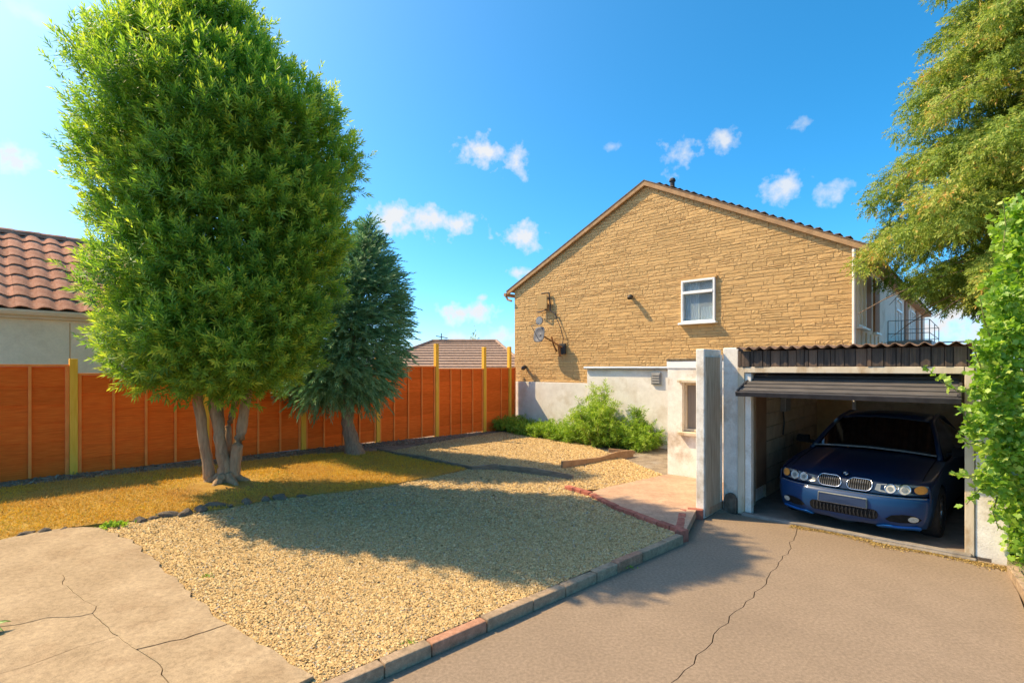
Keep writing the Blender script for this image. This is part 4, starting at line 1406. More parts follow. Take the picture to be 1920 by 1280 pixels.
np_ = cb_(plate(rrect(0, .445, .53, .118, .012), .0, .028), 'number_plate', M_plate)
cb_(ringband(rrect(0, .445, .54, .128, .014), rrect(0, .445, .518, .106, .010), -.02, .034), 'plate_border', M_lens2, np_)
MBS = MB()
cb_(MB().add([(-.80, yf(-.8, .553) - .006, .548)] + [(x, yf(x, .553) - .006, .548) for x in np.linspace(-.78, .8, 25)] + [(x, yf(x, .553) - .008, .556) for x in np.linspace(.8, -.8, 26)], [(k, k + 1, 50 - k, 51 - k) for k in range(25)]), 'bumper_strip', M_lens2)
# round badge: dark ring, blue and white quarters
bc_ = Vector((0, .155, .748)); bn_ = Vector((0, -.62, .78)).normalized(); bx_ = Vector((1, 0, 0)); by_ = bn_.cross(bx_) * -1
if by_.z < 0: by_ = -by_
bd = cb_(MB().disc(bc_, bn_, .040, .006, 20), 'badge', M_black)
for q in range(4):
    pts = [bc_ + bn_ * .0068] + [bc_ + bn_ * .0068 + (bx_ * math.cos(a) + by_ * math.sin(a)) * .028 for a in [math.pi / 2 * q + math.pi / 12 * j for j in range(7)]]
    cb_(MB().add(pts, [tuple(range(8))]), 'badge_quarter', M_lens if q % 2 else M_blue_lit, bd)
cb_(ringband(oval(0, .0, 1, 1), oval(0, 0, .9, .9), 0, 0), 'x', M_black) if False else None
for sgn in (-1, 1):
    for wy in WY:
        vs, fs = [], []
        prof = [(.195, -.09), (.205, -.105), (.27, -.108), (.305, -.095), (.315, -.06), (.315, .06), (.305, .095), (.27, .108), (.205, .105), (.195, .09)]
        n_ = 32
        for k in range(n_):
            a = 2 * math.pi * k / n_
            for (r_, w_) in prof:
                vs.append((sgn * .765 + w_, wy + r_ * math.cos(a), .315 + r_ * math.sin(a)))
        m_ = len(prof)
        for k in range(n_):
            for j in range(m_ - 1):
                fs.append((k * m_ + j, ((k + 1) % n_) * m_ + j, ((k + 1) % n_) * m_ + j + 1, k * m_ + j + 1))
        wh = cb_(MB().add(vs, fs), 'wheel', M_tyre, smooth=True)
        c_ = Vector((sgn * .80, wy, .315)); ax = Vector((sgn, 0, 0))
        rm = MB()
        rm.disc(c_ - ax * .02, ax, .05, .06, 14)
        for k in range(5):
            a = 2 * math.pi * k / 5 + .3
            d1 = Vector((0, math.cos(a), math.sin(a))); d2 = Vector((0, -math.sin(a), math.cos(a)))
            rm.hexa([c_ + d1 * .04 - d2 * .03, c_ + d1 * .04 + d2 * .03, c_ + d1 * .20 + d2 * .022, c_ + d1 * .20 - d2 * .022] + [p + ax * (.045) for p in (c_ + d1 * .04 - d2 * .03, c_ + d1 * .04 + d2 * .03, c_ + d1 * .20 + d2 * .022, c_ + d1 * .20 - d2 * .022)])
        ro_ = []
        cb_(rm, 'spokes', M_alloy, wh)
        rb = MB()
        n_ = 28
        vs, fs = [], []
        for k in range(n_):
            a = 2 * math.pi * k / n_
            for (r_, w_) in ((.185, .06), (.205, .062), (.205, .03), (.185, .02), (.17, -.03)):
                vs.append((c_.x + sgn * w_ - sgn * .01, wy + r_ * math.cos(a), .315 + r_ * math.sin(a)))
        for k in range(n_):
            for j in range(4):
                fs.append((k * 5 + j, ((k + 1) % n_) * 5 + j, ((k + 1) % n_) * 5 + j + 1, k * 5 + j + 1))
        cb_(rb.add(vs, fs), 'rim', M_alloy, wh, smooth=True)
        cb_(MB().disc((sgn * .70, wy, .315), ax, .18, .03, 20), 'brake_disc', M_dark, wh)

# ------------------------------------------------------------------ neighbouring bungalow on the left, beyond the fence
M_clay = mat('clay_tile', (0.39, 0.175, 0.105), (0.53, 0.285, 0.19), 9, .95, .004, 50, spec=.1, dirt=(0.34, 0.14, 0.085), dscale=5, vary=.2)
M_bwall = mat('grey_beige_render', (0.66, 0.60, 0.43), (0.73, 0.67, 0.50), 2, .9, .003, 60, grain=(30, .06), dirt=(0.58, 0.52, 0.37), dscale=1.5)
M_fasc = mat('cream_fascia', (0.60, 0.50, 0.34), (0.68, 0.58, 0.42), 5, .7)
NB = frame((-8.30, 9.20), HOUSE_ANG)   # here v runs along the eaves, u points to the yard; body lies at negative u
nbr = thing('neighbour_bungalow', tuple(NB(-2, 0, .3)), 'low bungalow with a red clay pantile roof beyond the fence at left', 'bungalow')
EV, RZ2, RUN = 3.13, 4.98, 2.75
V0, V1 = -4.2, 3.6
wmb = MB()
wmb.box(NB, -.25, 0, V0, V1, 0, EV - .16)
wmb.box(NB, -5.5, -5.25, V0, V1, 0, EV - .16)
wmb.box(NB, -5.25, -.25, V1 - .25, V1, 0, EV - .16)
wmb.build('wall', M_bwall, nbr)
for vv in (-1.6, .2, 1.55):
    MB().box(NB, .0, .006, vv, vv + .012, .3, EV - .2).build('render_joint', M_stoneback, nbr)
pv = MB(); pv.tube([NB(.04, 1.05, .3), NB(.04, 1.05, 2.6)], .022, 6); pv.build('pipe', M_grey, nbr)
gg = MB(); gg.box(NB, .0, .10, V0, V1 + .1, EV - .158, EV - .045); gg.build('fascia', M_fasc, nbr, bevel=.004)
gu = MB()
prof = [(.10, -.02), (.105, -.085), (.14, -.115), (.19, -.10), (.215, -.05), (.215, -.015), (.20, -.015), (.20, -.045), (.18, -.085), (.14, -.098), (.115, -.075), (.112, -.02)]
vs = [NB(u, v, EV + z_) for v in (V0, V1 + .12) for u, z_ in prof]
m_ = len(prof)
gu.add(vs, [tuple(range(m_)), tuple(range(2 * m_ - 1, m_ - 1, -1))] + [(j, (j + 1) % m_, m_ + (j + 1) % m_, m_ + j) for j in range(m_)])
gu.build('gutter', M_fasc, nbr)
rb_ = MB()
for sgn in (0, 1):
    e0 = NB(.16, V0, EV - .02) if not sgn else NB(-5.66, V0, EV - .02)
    e1 = NB(.16, V1 + .1, EV - .02) if not sgn else NB(-5.66, V1 + .1, EV - .02)
    r0, r1 = NB(-RUN, V0, RZ2 - .05), NB(-RUN, V1 + .1, RZ2 - .05)
    rb_.prism([e0, e1, r1, r0], (0, 0, -.05))
roofn = rb_.build('roof', M_tile_dark, nbr)
# pantiles, each laid by itself
su, sz_ = -(RUN + .17), (RZ2 - EV)
sl = math.hypot(su, sz_)
rowsN, gauge = 8, sl / 8
def tile_mesh():
    w, l = .305, gauge + .055
    nx, vs, fs = 9, [], []
    def h(x):
        t_ = x / w
        return .025 * math.sin(2 * math.pi * t_ - .6) + .006 * math.sin(4 * math.pi * t_)
    for (yy, lift, dn) in ((0, .030, 0), (0, .012, 0), (l, .004, 0), (0, .030, 0)):
        for k in range(nx):
            x = w * 1.06 * k / (nx - 1)
            vs.append((x, yy, h(x) + lift))
    # order: top front, bottom front, top back
    for k in range(nx - 1):
        fs.append((k, k + 1, 2 * nx + k + 1, 2 * nx + k))
        fs.append((nx + k, nx + k + 1, 3 * nx + k + 1, 3 * nx + k))
    me = bpy.data.meshes.new('roof_tile')
    me.from_pydata(vs, [], fs)
    me.polygons.foreach_set('use_smooth', [i % 2 == 0 for i in range(len(fs))])
    me.materials.append(M_clay)
    return me
tm = tile_mesh()
# tile axes in the world: x along the eaves, y up the slope
ex = (NB(0, -1, 0) - NB(0, 0, 0)).normalized()
ey = (NB(su, 0, sz_) - NB(0, 0, 0)).normalized()
ez = ex.cross(ey).normalized()
if ez.z < 0:
    ex = -ex; ez = ex.cross(ey).normalized()
rotm = Matrix((ex, ey, ez)).transposed().to_quaternion()
ncol = int((V1 + .1 - V0) / .305)
tr_ = random.Random(9)
for r_ in range(rowsN):
    for c_ in range(ncol):
        o = bpy.data.objects.new('roof_tile', tm)
        o.rotation_mode = 'QUATERNION'
        jq = Quaternion(ez, tr_.uniform(-.012, .012))
        o.rotation_quaternion = jq @ rotm
        frac = r_ / rowsN
        vpos = (V0 + c_ * .305) if ex.dot(NB(0, 1, 0) - NB(0, 0, 0)) > 0 else (V0 + (c_ + 1) * .305)
        o.location = NB(.17 + su * frac, vpos, EV + sz_ * frac) + ez * (.006 + tr_.uniform(0, .006))
        link(o, nbr)
for k in range(int((V1 + .1 - V0) / .42)):
    rtm = MB(); a0 = V0 + k * .42
    pts = [(-.14, -.06), (-.10, .02), (-.04, .06), (.04, .06), (.10, .02), (.14, -.06), (.10, -.06), (0, .02), (-.10, -.06)]
    v_ = [NB(-RUN + p, a0 + (0 if q == 0 else .43), RZ2 + z_ + .012 * q) for q in (0, 1) for p, z_ in pts]
    m_ = len(pts)
    rtm.add(v_, [tuple(range(m_)), tuple(range(2 * m_ - 1, m_ - 1, -1))] + [(j, (j + 1) % m_, m_ + (j + 1) % m_, m_ + j) for j in range(m_)]).build('ridge_tile', M_clay, nbr)

# ------------------------------------------------------------------ far bungalow roof over the fence
M_frt = mat('pink_brown_tile', (0.27, 0.18, 0.125), (0.38, 0.26, 0.19), 8, .9, .01, 30, vary=.08)
fbg = thing('far_bungalow', (-2.2, 24, 0), 'distant bungalow with a brown hipped roof just over the fence', 'bungalow')
E = [(-6.9, 20.3), (1.0, 20.3), (1.0, 27.7), (-6.9, 27.7)]
zE, zR, RA, RB = 1.75, 3.33, (-3.75, 24.0), (-.75, 24.0)
fw = MB()
for (a, b) in ((0, 1), (1, 2), (2, 3), (3, 0)):
    p, q = Vector((*E[a], 0)), Vector((*E[b], 0))
    c_ = Vector((-2.95, 24, 0))
    p, q = p.lerp(c_, .06), q.lerp(c_, .06)
    fw.prism([p, q, q.lerp(c_, .05), p.lerp(c_, .05)], (0, 0, zE))
fw.build('wall', M_cream, fbg)
fr2 = MB()
v_ = [Vector((*p, zE)) for p in E] + [Vector((*RA, zR)), Vector((*RB, zR))]
fr2.add(v_, [(0, 1, 5, 4), (1, 2, 5), (2, 3, 4, 5), (3, 0, 4), (3, 2, 1, 0)])
froof = fr2.build('roof', M_frt, fbg)
for k in range(13):      # courses of tiles, each standing proud of the next
    f0, f1 = k / 13, (k + 1) / 13 + .012
    for (a, b, ra, rb) in ((E[0], E[1], RA, RB), (E[1], E[2], RB, RB)):
        p0 = Vector((*a, zE)).lerp(Vector((*ra, zR)), f0); p1 = Vector((*b, zE)).lerp(Vector((*rb, zR)), f0)
        q0 = Vector((*a, zE)).lerp(Vector((*ra, zR)), min(f1, 1)); q1 = Vector((*b, zE)).lerp(Vector((*rb, zR)), min(f1, 1))
        up = Vector((0, 0, 1))
        mbq = MB().hexa([p0 + up * .004, p1 + up * .004, q1 + up * .002, q0 + up * .002, p0 + up * .075, p1 + up * .075, q1 + up * .015, q0 + up * .015])
        mbq.build('tile_course', M_frt, froof)
hp = MB()
for (a, r_) in ((E[0], RA), (E[1], RB)):
    hp.tube([Vector((*a, zE + .07)), Vector((*r_, zR + .07))], .07, 6)
hp.tube([Vector((*RA, zR + .06)), Vector((*RB, zR + .06))], .08, 6)
hp.build('ridge', M_frt, froof)
ae = MB()
ae.tube([(-3.35, 24, 3.3), (-3.35, 24, 3.75)], .025, 5)
ae.tube([(-3.6, 24, 3.62), (-3.05, 24, 3.52)], .02, 5)
for k in range(5):
    ae.tube([(-3.55 + k * .11, 23.8, 3.62 - k * .02), (-3.55 + k * .11, 24.2, 3.62 - k * .02)], .012, 4)
ae.build('aerial', M_dark, fbg)

# ------------------------------------------------------------------ trees
M_leafA = tinted('broad_leaf', [(0, (0.09, 0.20, 0.03)), (0.45, (0.19, 0.34, 0.05)), (0.8, (0.33, 0.47, 0.06)), (1, (0.52, 0.58, 0.08))], .55, .5, (1.5, 1.55, .7), spec=.4)
M_needle = tinted('blue_green_needles', [(0, (0.07, 0.18, 0.08)), (0.5, (0.16, 0.33, 0.155)), (1, (0.30, 0.46, 0.23))], .6, .25, (1.3, 1.4, .9))
M_olive = tinted('olive_sprays', [(0, (0.12, 0.20, 0.03)), (0.42, (0.25, 0.35, 0.055)), (0.72, (0.39, 0.44, 0.09)), (0.92, (0.58, 0.44, 0.12)), (1, (0.60, 0.32, 0.08))], .7, .38, (1.4, 1.35, .8))
M_ivy = tinted('bright_leaf', [(0, (0.12, 0.25, 0.02)), (0.5, (0.24, 0.40, 0.045)), (0.85, (0.40, 0.52, 0.09)), (1, (0.54, 0.60, 0.18))], .45, .42, (1.4, 1.5, .6), spec=.45)
M_bark = mat('grey_bark', (0.33, 0.205, 0.11), (0.48, 0.32, 0.18), 6, .95, .02, 16, stretch=(5, 5, 1), dirt=(0.24, 0.15, 0.085), dscale=2)
M_bark2 = mat('brown_bark', (0.23, 0.155, 0.10), (0.36, 0.255, 0.17), 7, .95, .02, 16, stretch=(5, 5, 1))

def interp_prof(prof, z_):
    P = np.array(prof)
    return [np.interp(z_, P[:, 0], P[:, k]) for k in range(1, P.shape[1])]

# the big multi-stemmed tree on the lawn; profile: z, centre x, centre y, radius
TX, TY = TRUNK.x, TRUNK.y
pxm = 7.8 / 950
CYA = TY - .42
pxa = CYA / 950
profA = [(CAMZ + (z_ - CAMZ) * CYA / 7.8, (cx - 960) * pxa, CYA, r_ * .95) for z_, cx, r_ in ((1.74, 392, .55), (1.86, 393, 1.10), (2.1, 396, 1.38), (2.6, 403, 1.54), (3.2, 414, 1.64), (4.5, 432, 1.68),
         (5.3, 430, 1.92), (6.15, 393, 1.80), (6.5, 370, 1.46), (6.9, 368, 1.12), (7.3, 375, .84), (7.6, 377, .50), (7.78, 377, .12))]
bigtree = thing('oval_tree', (TX, TY, TRUNK.z), 'large bright green oval tree with several pale stems on the dry lawn', 'tree')
def crown_points(prof, n, rg, jit=(.80, 1.0), deep=1.0, lump=.10):
    P = np.array(prof)
    zs = np.linspace(P[0, 0], P[-1, 0], 200)
    w = np.interp(zs, P[:, 0], P[:, 3]) + .08
    z_ = rg.choice(zs, n, p=w / w.sum()) + rg.normal(size=n) * .03
    cx, cy, r_ = interp_prof(prof, z_)
    th = rg.random(n) * 2 * np.pi
    f = jit[0] + (jit[1] - jit[0]) * rg.random(n) ** .6
    f = f * (1 + lump * (.6 * np.sin(3 * th + z_ * 2.1 + .7) + .5 * np.sin(5 * th - z_ * 3.3) * np.sin(z_ * 2.7 + 1)))
    out = np.stack([np.cos(th), np.sin(th), np.zeros(n)], 1)
    dr = np.gradient(np.interp(zs, P[:, 0], P[:, 3]), zs)
    sl_ = np.interp(z_, zs, dr)
    nrm = out.copy(); nrm[:, 2] = -np.clip(sl_, -2.5, 2.5); nrm = unit(nrm)
    pos = np.stack([cx + out[:, 0] * r_ * f, cy + out[:, 1] * r_ * f * deep, z_], 1)
    return pos, nrm
rgA = np.random.default_rng(31)
cpos, cn = crown_points(profA, 900, rgA, (.62, 1.0), .80)
cs = .20 + .22 * rgA.random(len(cpos))
NS = 10
cl = np.repeat(np.arange(len(cpos)), NS)
dirs = unit(rgA.normal(size=(len(cl), 3)) + cn[cl] * 1.1 + np.array([0, 0, .55]))
sb = cpos[cl] + dirs * (cs[cl] * (.35 + .65 * rgA.random(len(cl))))[:, None] - cn[cl] * .10
ax_ = unit(dirs * .6 + cn[cl] * .35 + np.array([0, 0, .8]) + rgA.normal(size=dirs.shape) * .28)
# a few longer shoots breaking the outline
epos, en = crown_points(profA, 420, rgA, (.95, 1.04), .80)
sb = np.concatenate([sb, epos]); ax_ = np.concatenate([ax_, unit(en * .45 + np.array([0, 0, .9]) + rgA.normal(size=en.shape) * .25)])
clump_t = np.concatenate([(rgA.normal(.50, .20, len(cpos)))[cl], rgA.normal(.55, .15, len(epos))])
Ls = np.concatenate([np.full(len(cl), .20), np.full(len(epos), .30)]) * (.7 + .6 * rgA.random(len(sb)))
b_, a2, s_, l_, w_, ix = shoots(sb, ax_, Ls, 24, .096, .020, (84, 24), rg=rgA)
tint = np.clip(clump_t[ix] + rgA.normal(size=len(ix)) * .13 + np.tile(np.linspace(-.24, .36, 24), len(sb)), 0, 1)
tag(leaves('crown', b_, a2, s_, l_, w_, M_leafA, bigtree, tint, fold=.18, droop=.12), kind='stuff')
# inner twiggy mass that closes the crown against the light
ipos, inn_ = crown_points(profA, 4800, rgA, (.30, .80), .80)
b_, a2, s_, l_, w_, ix = shoots(ipos, unit(rgA.normal(size=ipos.shape) + np.array([0, 0, .5])), .25, 12, .13, .035, (85, 30), rg=rgA)
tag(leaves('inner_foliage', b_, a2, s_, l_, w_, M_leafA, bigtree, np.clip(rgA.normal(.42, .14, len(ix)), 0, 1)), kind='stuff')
def stem(name, pts, rad, m, parent, seed, n=12):
    r = random.Random(seed)
    P = []
    RR = []
    for i in range(len(pts) - 1):
        a, b = Vector(pts[i]), Vector(pts[i + 1])
        for k in range(5):
            f = k / 5
            j = Vector((r.uniform(-1, 1), r.uniform(-1, 1), 0)) * .012
            P.append(a.lerp(b, f) + j); RR.append((rad[i] + (rad[i + 1] - rad[i]) * f) * r.uniform(.95, 1.07))
    P.append(Vector(pts[-1])); RR.append(rad[-1])
    return MB().tube(P, RR, n).build(name, m, parent, smooth=True)
def tp(px, py, dy=0.0):
    Y = TY + dy
    return Vector(((px - 960) / 950 * Y, Y, CAMZ + (690 - py) / 950 * Y))
gz = TRUNK.z
base = lambda px, dy: Vector(((px - 960) / 950 * (TY + dy), TY + dy, terrain(TX, TY) - .06))
stem('stem', [base(396, -.05), tp(391, 880, -.05), tp(381, 815, -.08), tp(370, 740, -.12), tp(360, 640, -.2)], [.105, .082, .076, .07, .04], M_bark, bigtree, 1)
stem('stem', [base(424, .0), tp(421, 872), tp(412, 820), tp(402, 765, .05), tp(400, 600, .1), tp(390, 330, .1)], [.15, .10, .085, .08, .065, .03], M_bark, bigtree, 2)
stem('stem', [base(433, .05), tp(440, 870, .05), tp(451, 810, .1), tp(463, 740, .15), tp(490, 600, .3)], [.13, .088, .078, .075, .05], M_bark, bigtree, 3)
stem('stem', [base(430, .12), tp(428, 860, .12), tp(428, 800, .2), tp(440, 755, .3), tp(450, 620, .4)], [.10, .06, .05, .045, .03], M_bark, bigtree, 4)
stem('stem', [tp(426, 850, .12), tp(418, 800, .22), tp(414, 740, .3)], [.045, .035, .03], M_bark, bigtree, 5)
for k in range(6):
    a = k * 1.05 + .4
    stem('root', [Vector((TX + .05 + math.cos(a) * .08, TY + math.sin(a) * .08, gz + .10)), Vector((TX + .05 + math.cos(a) * .24, TY + math.sin(a) * .22, gz + .02)), Vector((TX + .05 + math.cos(a) * .42, TY + math.sin(a) * .38, gz - .05))], [.08, .05, .02], M_bark, bigtree, 20 + k, 8)

# the blue-green conifer by the fence
CYc = 10.7
CX = (657 - 960) / 950 * CYc
cz0 = terrain(CX, CYc)
con = thing('dark_conifer', (CX, CYc, cz0), 'blue-green rounded conifer with a single brown trunk close to the fence', 'tree')
q = CYc / 950
profC = [(z_, (cx - 960) * q, CYc, r_) for z_, cx, r_ in ((1.35, 640, .55), (1.5, 640, .96), (1.9, 641, 1.10), (2.5, 650, 1.15), (3.2, 657, 1.13), (3.8, 663, .98), (4.2, 671, .78), (4.6, 681, .46), (4.95, 688, .18), (5.15, 690, .04))]
rgC = np.random.default_rng(41)
cpos, cn = crown_points(profC, 3600, rgC, (.62, 1.03))
ax_ = unit(cn * .95 + np.array([0, 0, .10]) + rgC.normal(size=cn.shape) * .28)
L_ = .26 + .22 * rgC.random(len(cpos))
b_, a2, s_, l_, w_, ix = shoots(cpos - cn * .12, ax_, L_, 30, .085, .015, (48, 22), droop=.22, flat=np.tile(np.array([[0, 0, 1.0]]), (len(cpos), 1)), rg=rgC)
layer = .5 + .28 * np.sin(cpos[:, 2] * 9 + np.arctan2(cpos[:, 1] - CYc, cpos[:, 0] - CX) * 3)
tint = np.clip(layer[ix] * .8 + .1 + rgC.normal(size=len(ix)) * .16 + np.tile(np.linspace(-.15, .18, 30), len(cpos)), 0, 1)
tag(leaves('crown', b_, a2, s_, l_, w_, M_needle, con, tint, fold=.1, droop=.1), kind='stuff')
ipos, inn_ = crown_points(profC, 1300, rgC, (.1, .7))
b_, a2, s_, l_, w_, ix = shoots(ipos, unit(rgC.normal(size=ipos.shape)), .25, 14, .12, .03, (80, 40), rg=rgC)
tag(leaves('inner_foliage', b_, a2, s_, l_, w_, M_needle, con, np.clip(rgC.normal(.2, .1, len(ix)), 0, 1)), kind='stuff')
stem('trunk', [Vector((CX + .10, CYc, cz0 - .08)), Vector((CX + .04, CYc, cz0 + .22)), Vector((CX - .06, CYc, cz0 + .65)), Vector((CX - .02, CYc, 2.2)), Vector((CX + .3, CYc, 4.6))], [.24, .155, .125, .10, .03], M_bark2, con, 9)

# the tall weeping conifer behind the garage on the right
WX, WYy = 9.5, 8.75
wz0 = 0.0
wee = thing('weeping_conifer', (WX, WYy, 0), 'tall olive and rust coloured conifer with drooping sprays right of the house', 'tree')
profW = [(2.6, WX - .1, WYy, 1.7), (3.1, WX, WYy, 2.35), (3.6, WX, WYy, 3.05), (4.2, WX, WYy, 3.35), (5.3, WX, WYy, 3.3), (6.4, WX, WYy, 2.8), (7.6, WX, WYy, 2.3), (9.0, WX, WYy, 1.75), (10.5, WX, WYy, 1.0), (11.6, WX, WYy, .1)]
rgW = np.random.default_rng(51)
rW = random.Random(52)
stem('trunk', [Vector((WX, WYy, -.1)), Vector((WX, WYy, 3)), Vector((WX + .05, WYy, 7)), Vector((WX, WYy, 11.3))], [.30, .24, .15, .03], M_bark2, wee, 12)
cen, cout, ctone, lms = [], [], [], []
nb = 250
for k in range(nb):
    z0 = 3.0 + 8.4 * (k / nb) ** 1.05
    th = k * 2.399963 + rW.uniform(-.3, .3)
    r_ = float(interp_prof(profW, min(z0, 11.6))[2]) * rW.uniform(.72, 1.08)
    d = Vector((math.cos(th), math.sin(th), 0))
    toward = d.dot(Vector((-.7338, .6794, 0)))
    if toward > .55:                       # the house wall stands here
        r_ = min(r_, 2.75 / toward)
    rise = rW.uniform(.05, .30) * r_
    pts = []
    for j in range(8):
        f = j / 7
        pts.append(Vector((WX, WYy, z0)) + d * (r_ * f) + Vector((0, 0, rise * math.sin(f * 2.2) - .30 * r_ * f * f)))
    lms.append((pts, .035 * (1 - .4 * k / nb), rW.random()))
    tone = rW.gauss(.36, .12)
    n_t = int(5 + 4.5 * r_)
    for j in range(n_t):
        f = .30 + .70 * (j + rW.random()) / n_t
        i0 = min(int(f * 7), 6); p = pts[i0].lerp(pts[i0 + 1], f * 7 - i0)
        side = Vector((-d.y, d.x, 0)) * rW.uniform(-1, 1) * .50 * (1.25 - f)
        cen.append(tuple(p + side + Vector((0, 0, -.05 - .1 * rW.random()))))
        cout.append(tuple(d * .8 + side * .8)); ctone.append(tone + (f - .7) * .3 + rW.gauss(0, .08))
lb = MB()
for (pts, r0, chance) in lms:
    if chance < .4:
        lb.tube(pts, [r0 * (1 - .85 * i / 7) for i in range(8)], 5)
tag(lb.build('limbs', M_bark2, wee, smooth=True), kind='stuff')
cen, cout, ctone = np.array(cen), np.array(cout), np.array(ctone)
keep = (cen[:, 0] > -.2 + .55 * cen[:, 1])
leftward = np.maximum(0, -((cen[:, 0] - WX) * .72 - (cen[:, 1] - WYy) * .69))
keep &= cen[:, 2] > 3.1 + .47 * np.maximum(0, leftward - .85)
cen, cout, ctone = cen[keep], cout[keep], ctone[keep]
NT = 17
ci = np.repeat(np.arange(len(cen)), NT)
dd = unit(rgW.normal(size=(len(ci), 3)) * np.array([1, 1, .75]) + cout[ci] * .55)
bp_ = cen[ci] + dd * (.04 + .17 * rgW.random((len(ci), 1)))
bx2 = unit(dd + cout[ci] * .5 + np.array([0, 0, -.12]) + rgW.normal(size=dd.shape) * .45)
L_ = .09 + .09 * rgW.random(len(ci))
NL = 13
b_, a2, s_, l_, w_, ix = shoots(bp_, bx2, L_, NL, .055, .021, (85, 30), droop=.4, rg=rgW)
tint = np.clip(ctone[ci][ix] + rgW.normal(size=len(ix)) * .12 + np.tile(np.linspace(-.16, .17, NL), len(ci)) + (rgW.random(len(ci)) < .05)[ix] * .28, 0, 1)
print('weeping', len(b_)); tag(leaves('crown', b_, a2, s_, l_, w_, M_olive, wee, tint, fold=.15, droop=.3), kind='stuff')
print('weeping leaves', len(b_))

# leafy climber at the right edge, over the garage corner
hedge = thing('leafy_climber', (5.55, 5.0, 0), 'bright green leafy climber growing over the right end of the garage', 'climber')
rgH = np.random.default_rng(61)
HYc = 5.05
def hp_(px, py, dy=0):
    Y = HYc + dy
    return ((px - 960) / 950 * Y, Y, CAMZ + (690 - py) / 950 * Y)
lobes = [(1945, 430, .35, .34, .2), (1932, 520, .3, .30, .1), (1925, 605, .25, .32, .0), (1915, 690, .15, .33, 0), (1905, 780, .05, .32, -.05), (1918, 865, 0.1, .30, -.1), (1945, 950, .15, .30, -.1), (1950, 1025, .2, .24, -.1),
         (1980, 600, .6, .5, 0), (1995, 800, .5, .5, 0), (2000, 960, .5, .45, 0), (1868, 775, -.02, .13, 0), (1874, 700, .0, .15, 0), (1885, 850, -.03, .16, 0), (1886, 620, .1, .17, 0), (2050, 700, .8, .6, 0), (2060, 950, .8, .5, 0), (1925, 410, .3, .16, 0), (1912, 470, .25, .14, 0),
         (1845, 730, -.05, .08, 0), (1838, 800, -.06, .09, 0), (1862, 905, -.05, .10, 0), (1858, 655, .0, .09, 0), (1880, 560, .1, .11, 0)]
lp, ld, lt = [], [], []
for (px, py, dy, rad, _) in lobes:
    c_ = np.array(hp_(px, py, dy))
    n_ = int(10500 * rad * rad + 70)
    dd = unit(rgH.normal(size=(n_, 3)))
    rr_ = rad * (.5 + .62 * rgH.random((n_, 1)) ** .8)
    lump = 1 + .18 * np.sin(dd[:, :1] * 7 + px) * np.sin(dd[:, 2:3] * 6 + py)
    lp.append(c_ + dd * rr_ * lump); ld.append(unit(dd * .7 + rgH.normal(size=(n_, 3)) * .7 + np.array([-.15, -.1, -.15])))
    lt.append(np.clip(rgH.normal(.48, .2, n_), 0, 1))
# sprigs reaching out over the door opening
sprigs = [((1850, 720, 0), (1800, 735, -.06), (1765, 715, -.1), (1732, 684, -.12)), ((1850, 800, 0), (1815, 790, -.05), (1800, 765, -.06)), ((1850, 890, 0), (1820, 893, -.06), (1788, 888, -.1)),
          ((1850, 905, 0), (1828, 925, -.05), (1812, 945, -.06)), ((1845, 830, 0), (1815, 832, -.05), (1795, 812, -.07)), ((1880, 470, .1), (1886, 420, .1), (1880, 372, .1)), ((1860, 640, .05), (1845, 600, 0), (1838, 560, 0)),
          ((1840, 690, 0), (1828, 660, 0), (1826, 640, 0)), ((1870, 930, 0), (1862, 960, -.05), (1872, 990, -.05))]
sm_ = MB()
sprig_l = []
for sp_ in sprigs:
    P = [Vector(hp_(*p)) for p in sp_]
    sm_.tube(P, [.008, .006, .004, .002][:len(P)], 5)
    for i in range(len(P) - 1):
        for k in range(9):
            f = (k + rgH.random()) / 9
            p = P[i].lerp(P[i + 1], f)
            d = (P[i + 1] - P[i]).normalized()
            sprig_l.append((p + Vector(rgH.normal(size=3)) * .012, Vector(unit(np.array(d) * .5 + rgH.normal(size=3) * .7 + np.array([0, -.2, .1])))))
tag(sm_.build('stems', mat('green_stem', (.12, .15, .03), (.2, .2, .05), 8, .7), hedge), kind='stuff')
lp, ld, lt = np.concatenate(lp), np.concatenate(ld), np.concatenate(lt)
# leaf drawn as a lobed outline, shared by the single leaves
def leaf_mesh(nm, m, tval):
    out = [(0, 0, 0), (.16, .14, .03), (.36, .30, .02), (.33, .46, .04), (.46, .66, .0), (.22, .74, .03), (0, 1.05, -.06), (-.22, .74, .03), (-.46, .66, .0), (-.33, .46, .04), (-.36, .30, .02), (-.16, .14, .03), (0, .5, -.03)]
    me = bpy.data.meshes.new(nm)
    me.from_pydata(out, [], [(i, (i + 1) % 12, 12) for i in range(12)])
    a = me.attributes.new('tint', 'FLOAT', 'POINT')
    a.data.foreach_set('value', np.full(13, tval, dtype=np.float32))
    me.materials.append(m)
    return me
lms_ = [leaf_mesh('leaf', M_ivy, t) for t in (.25, .45, .6, .75, .95)]
lr = random.Random(77)
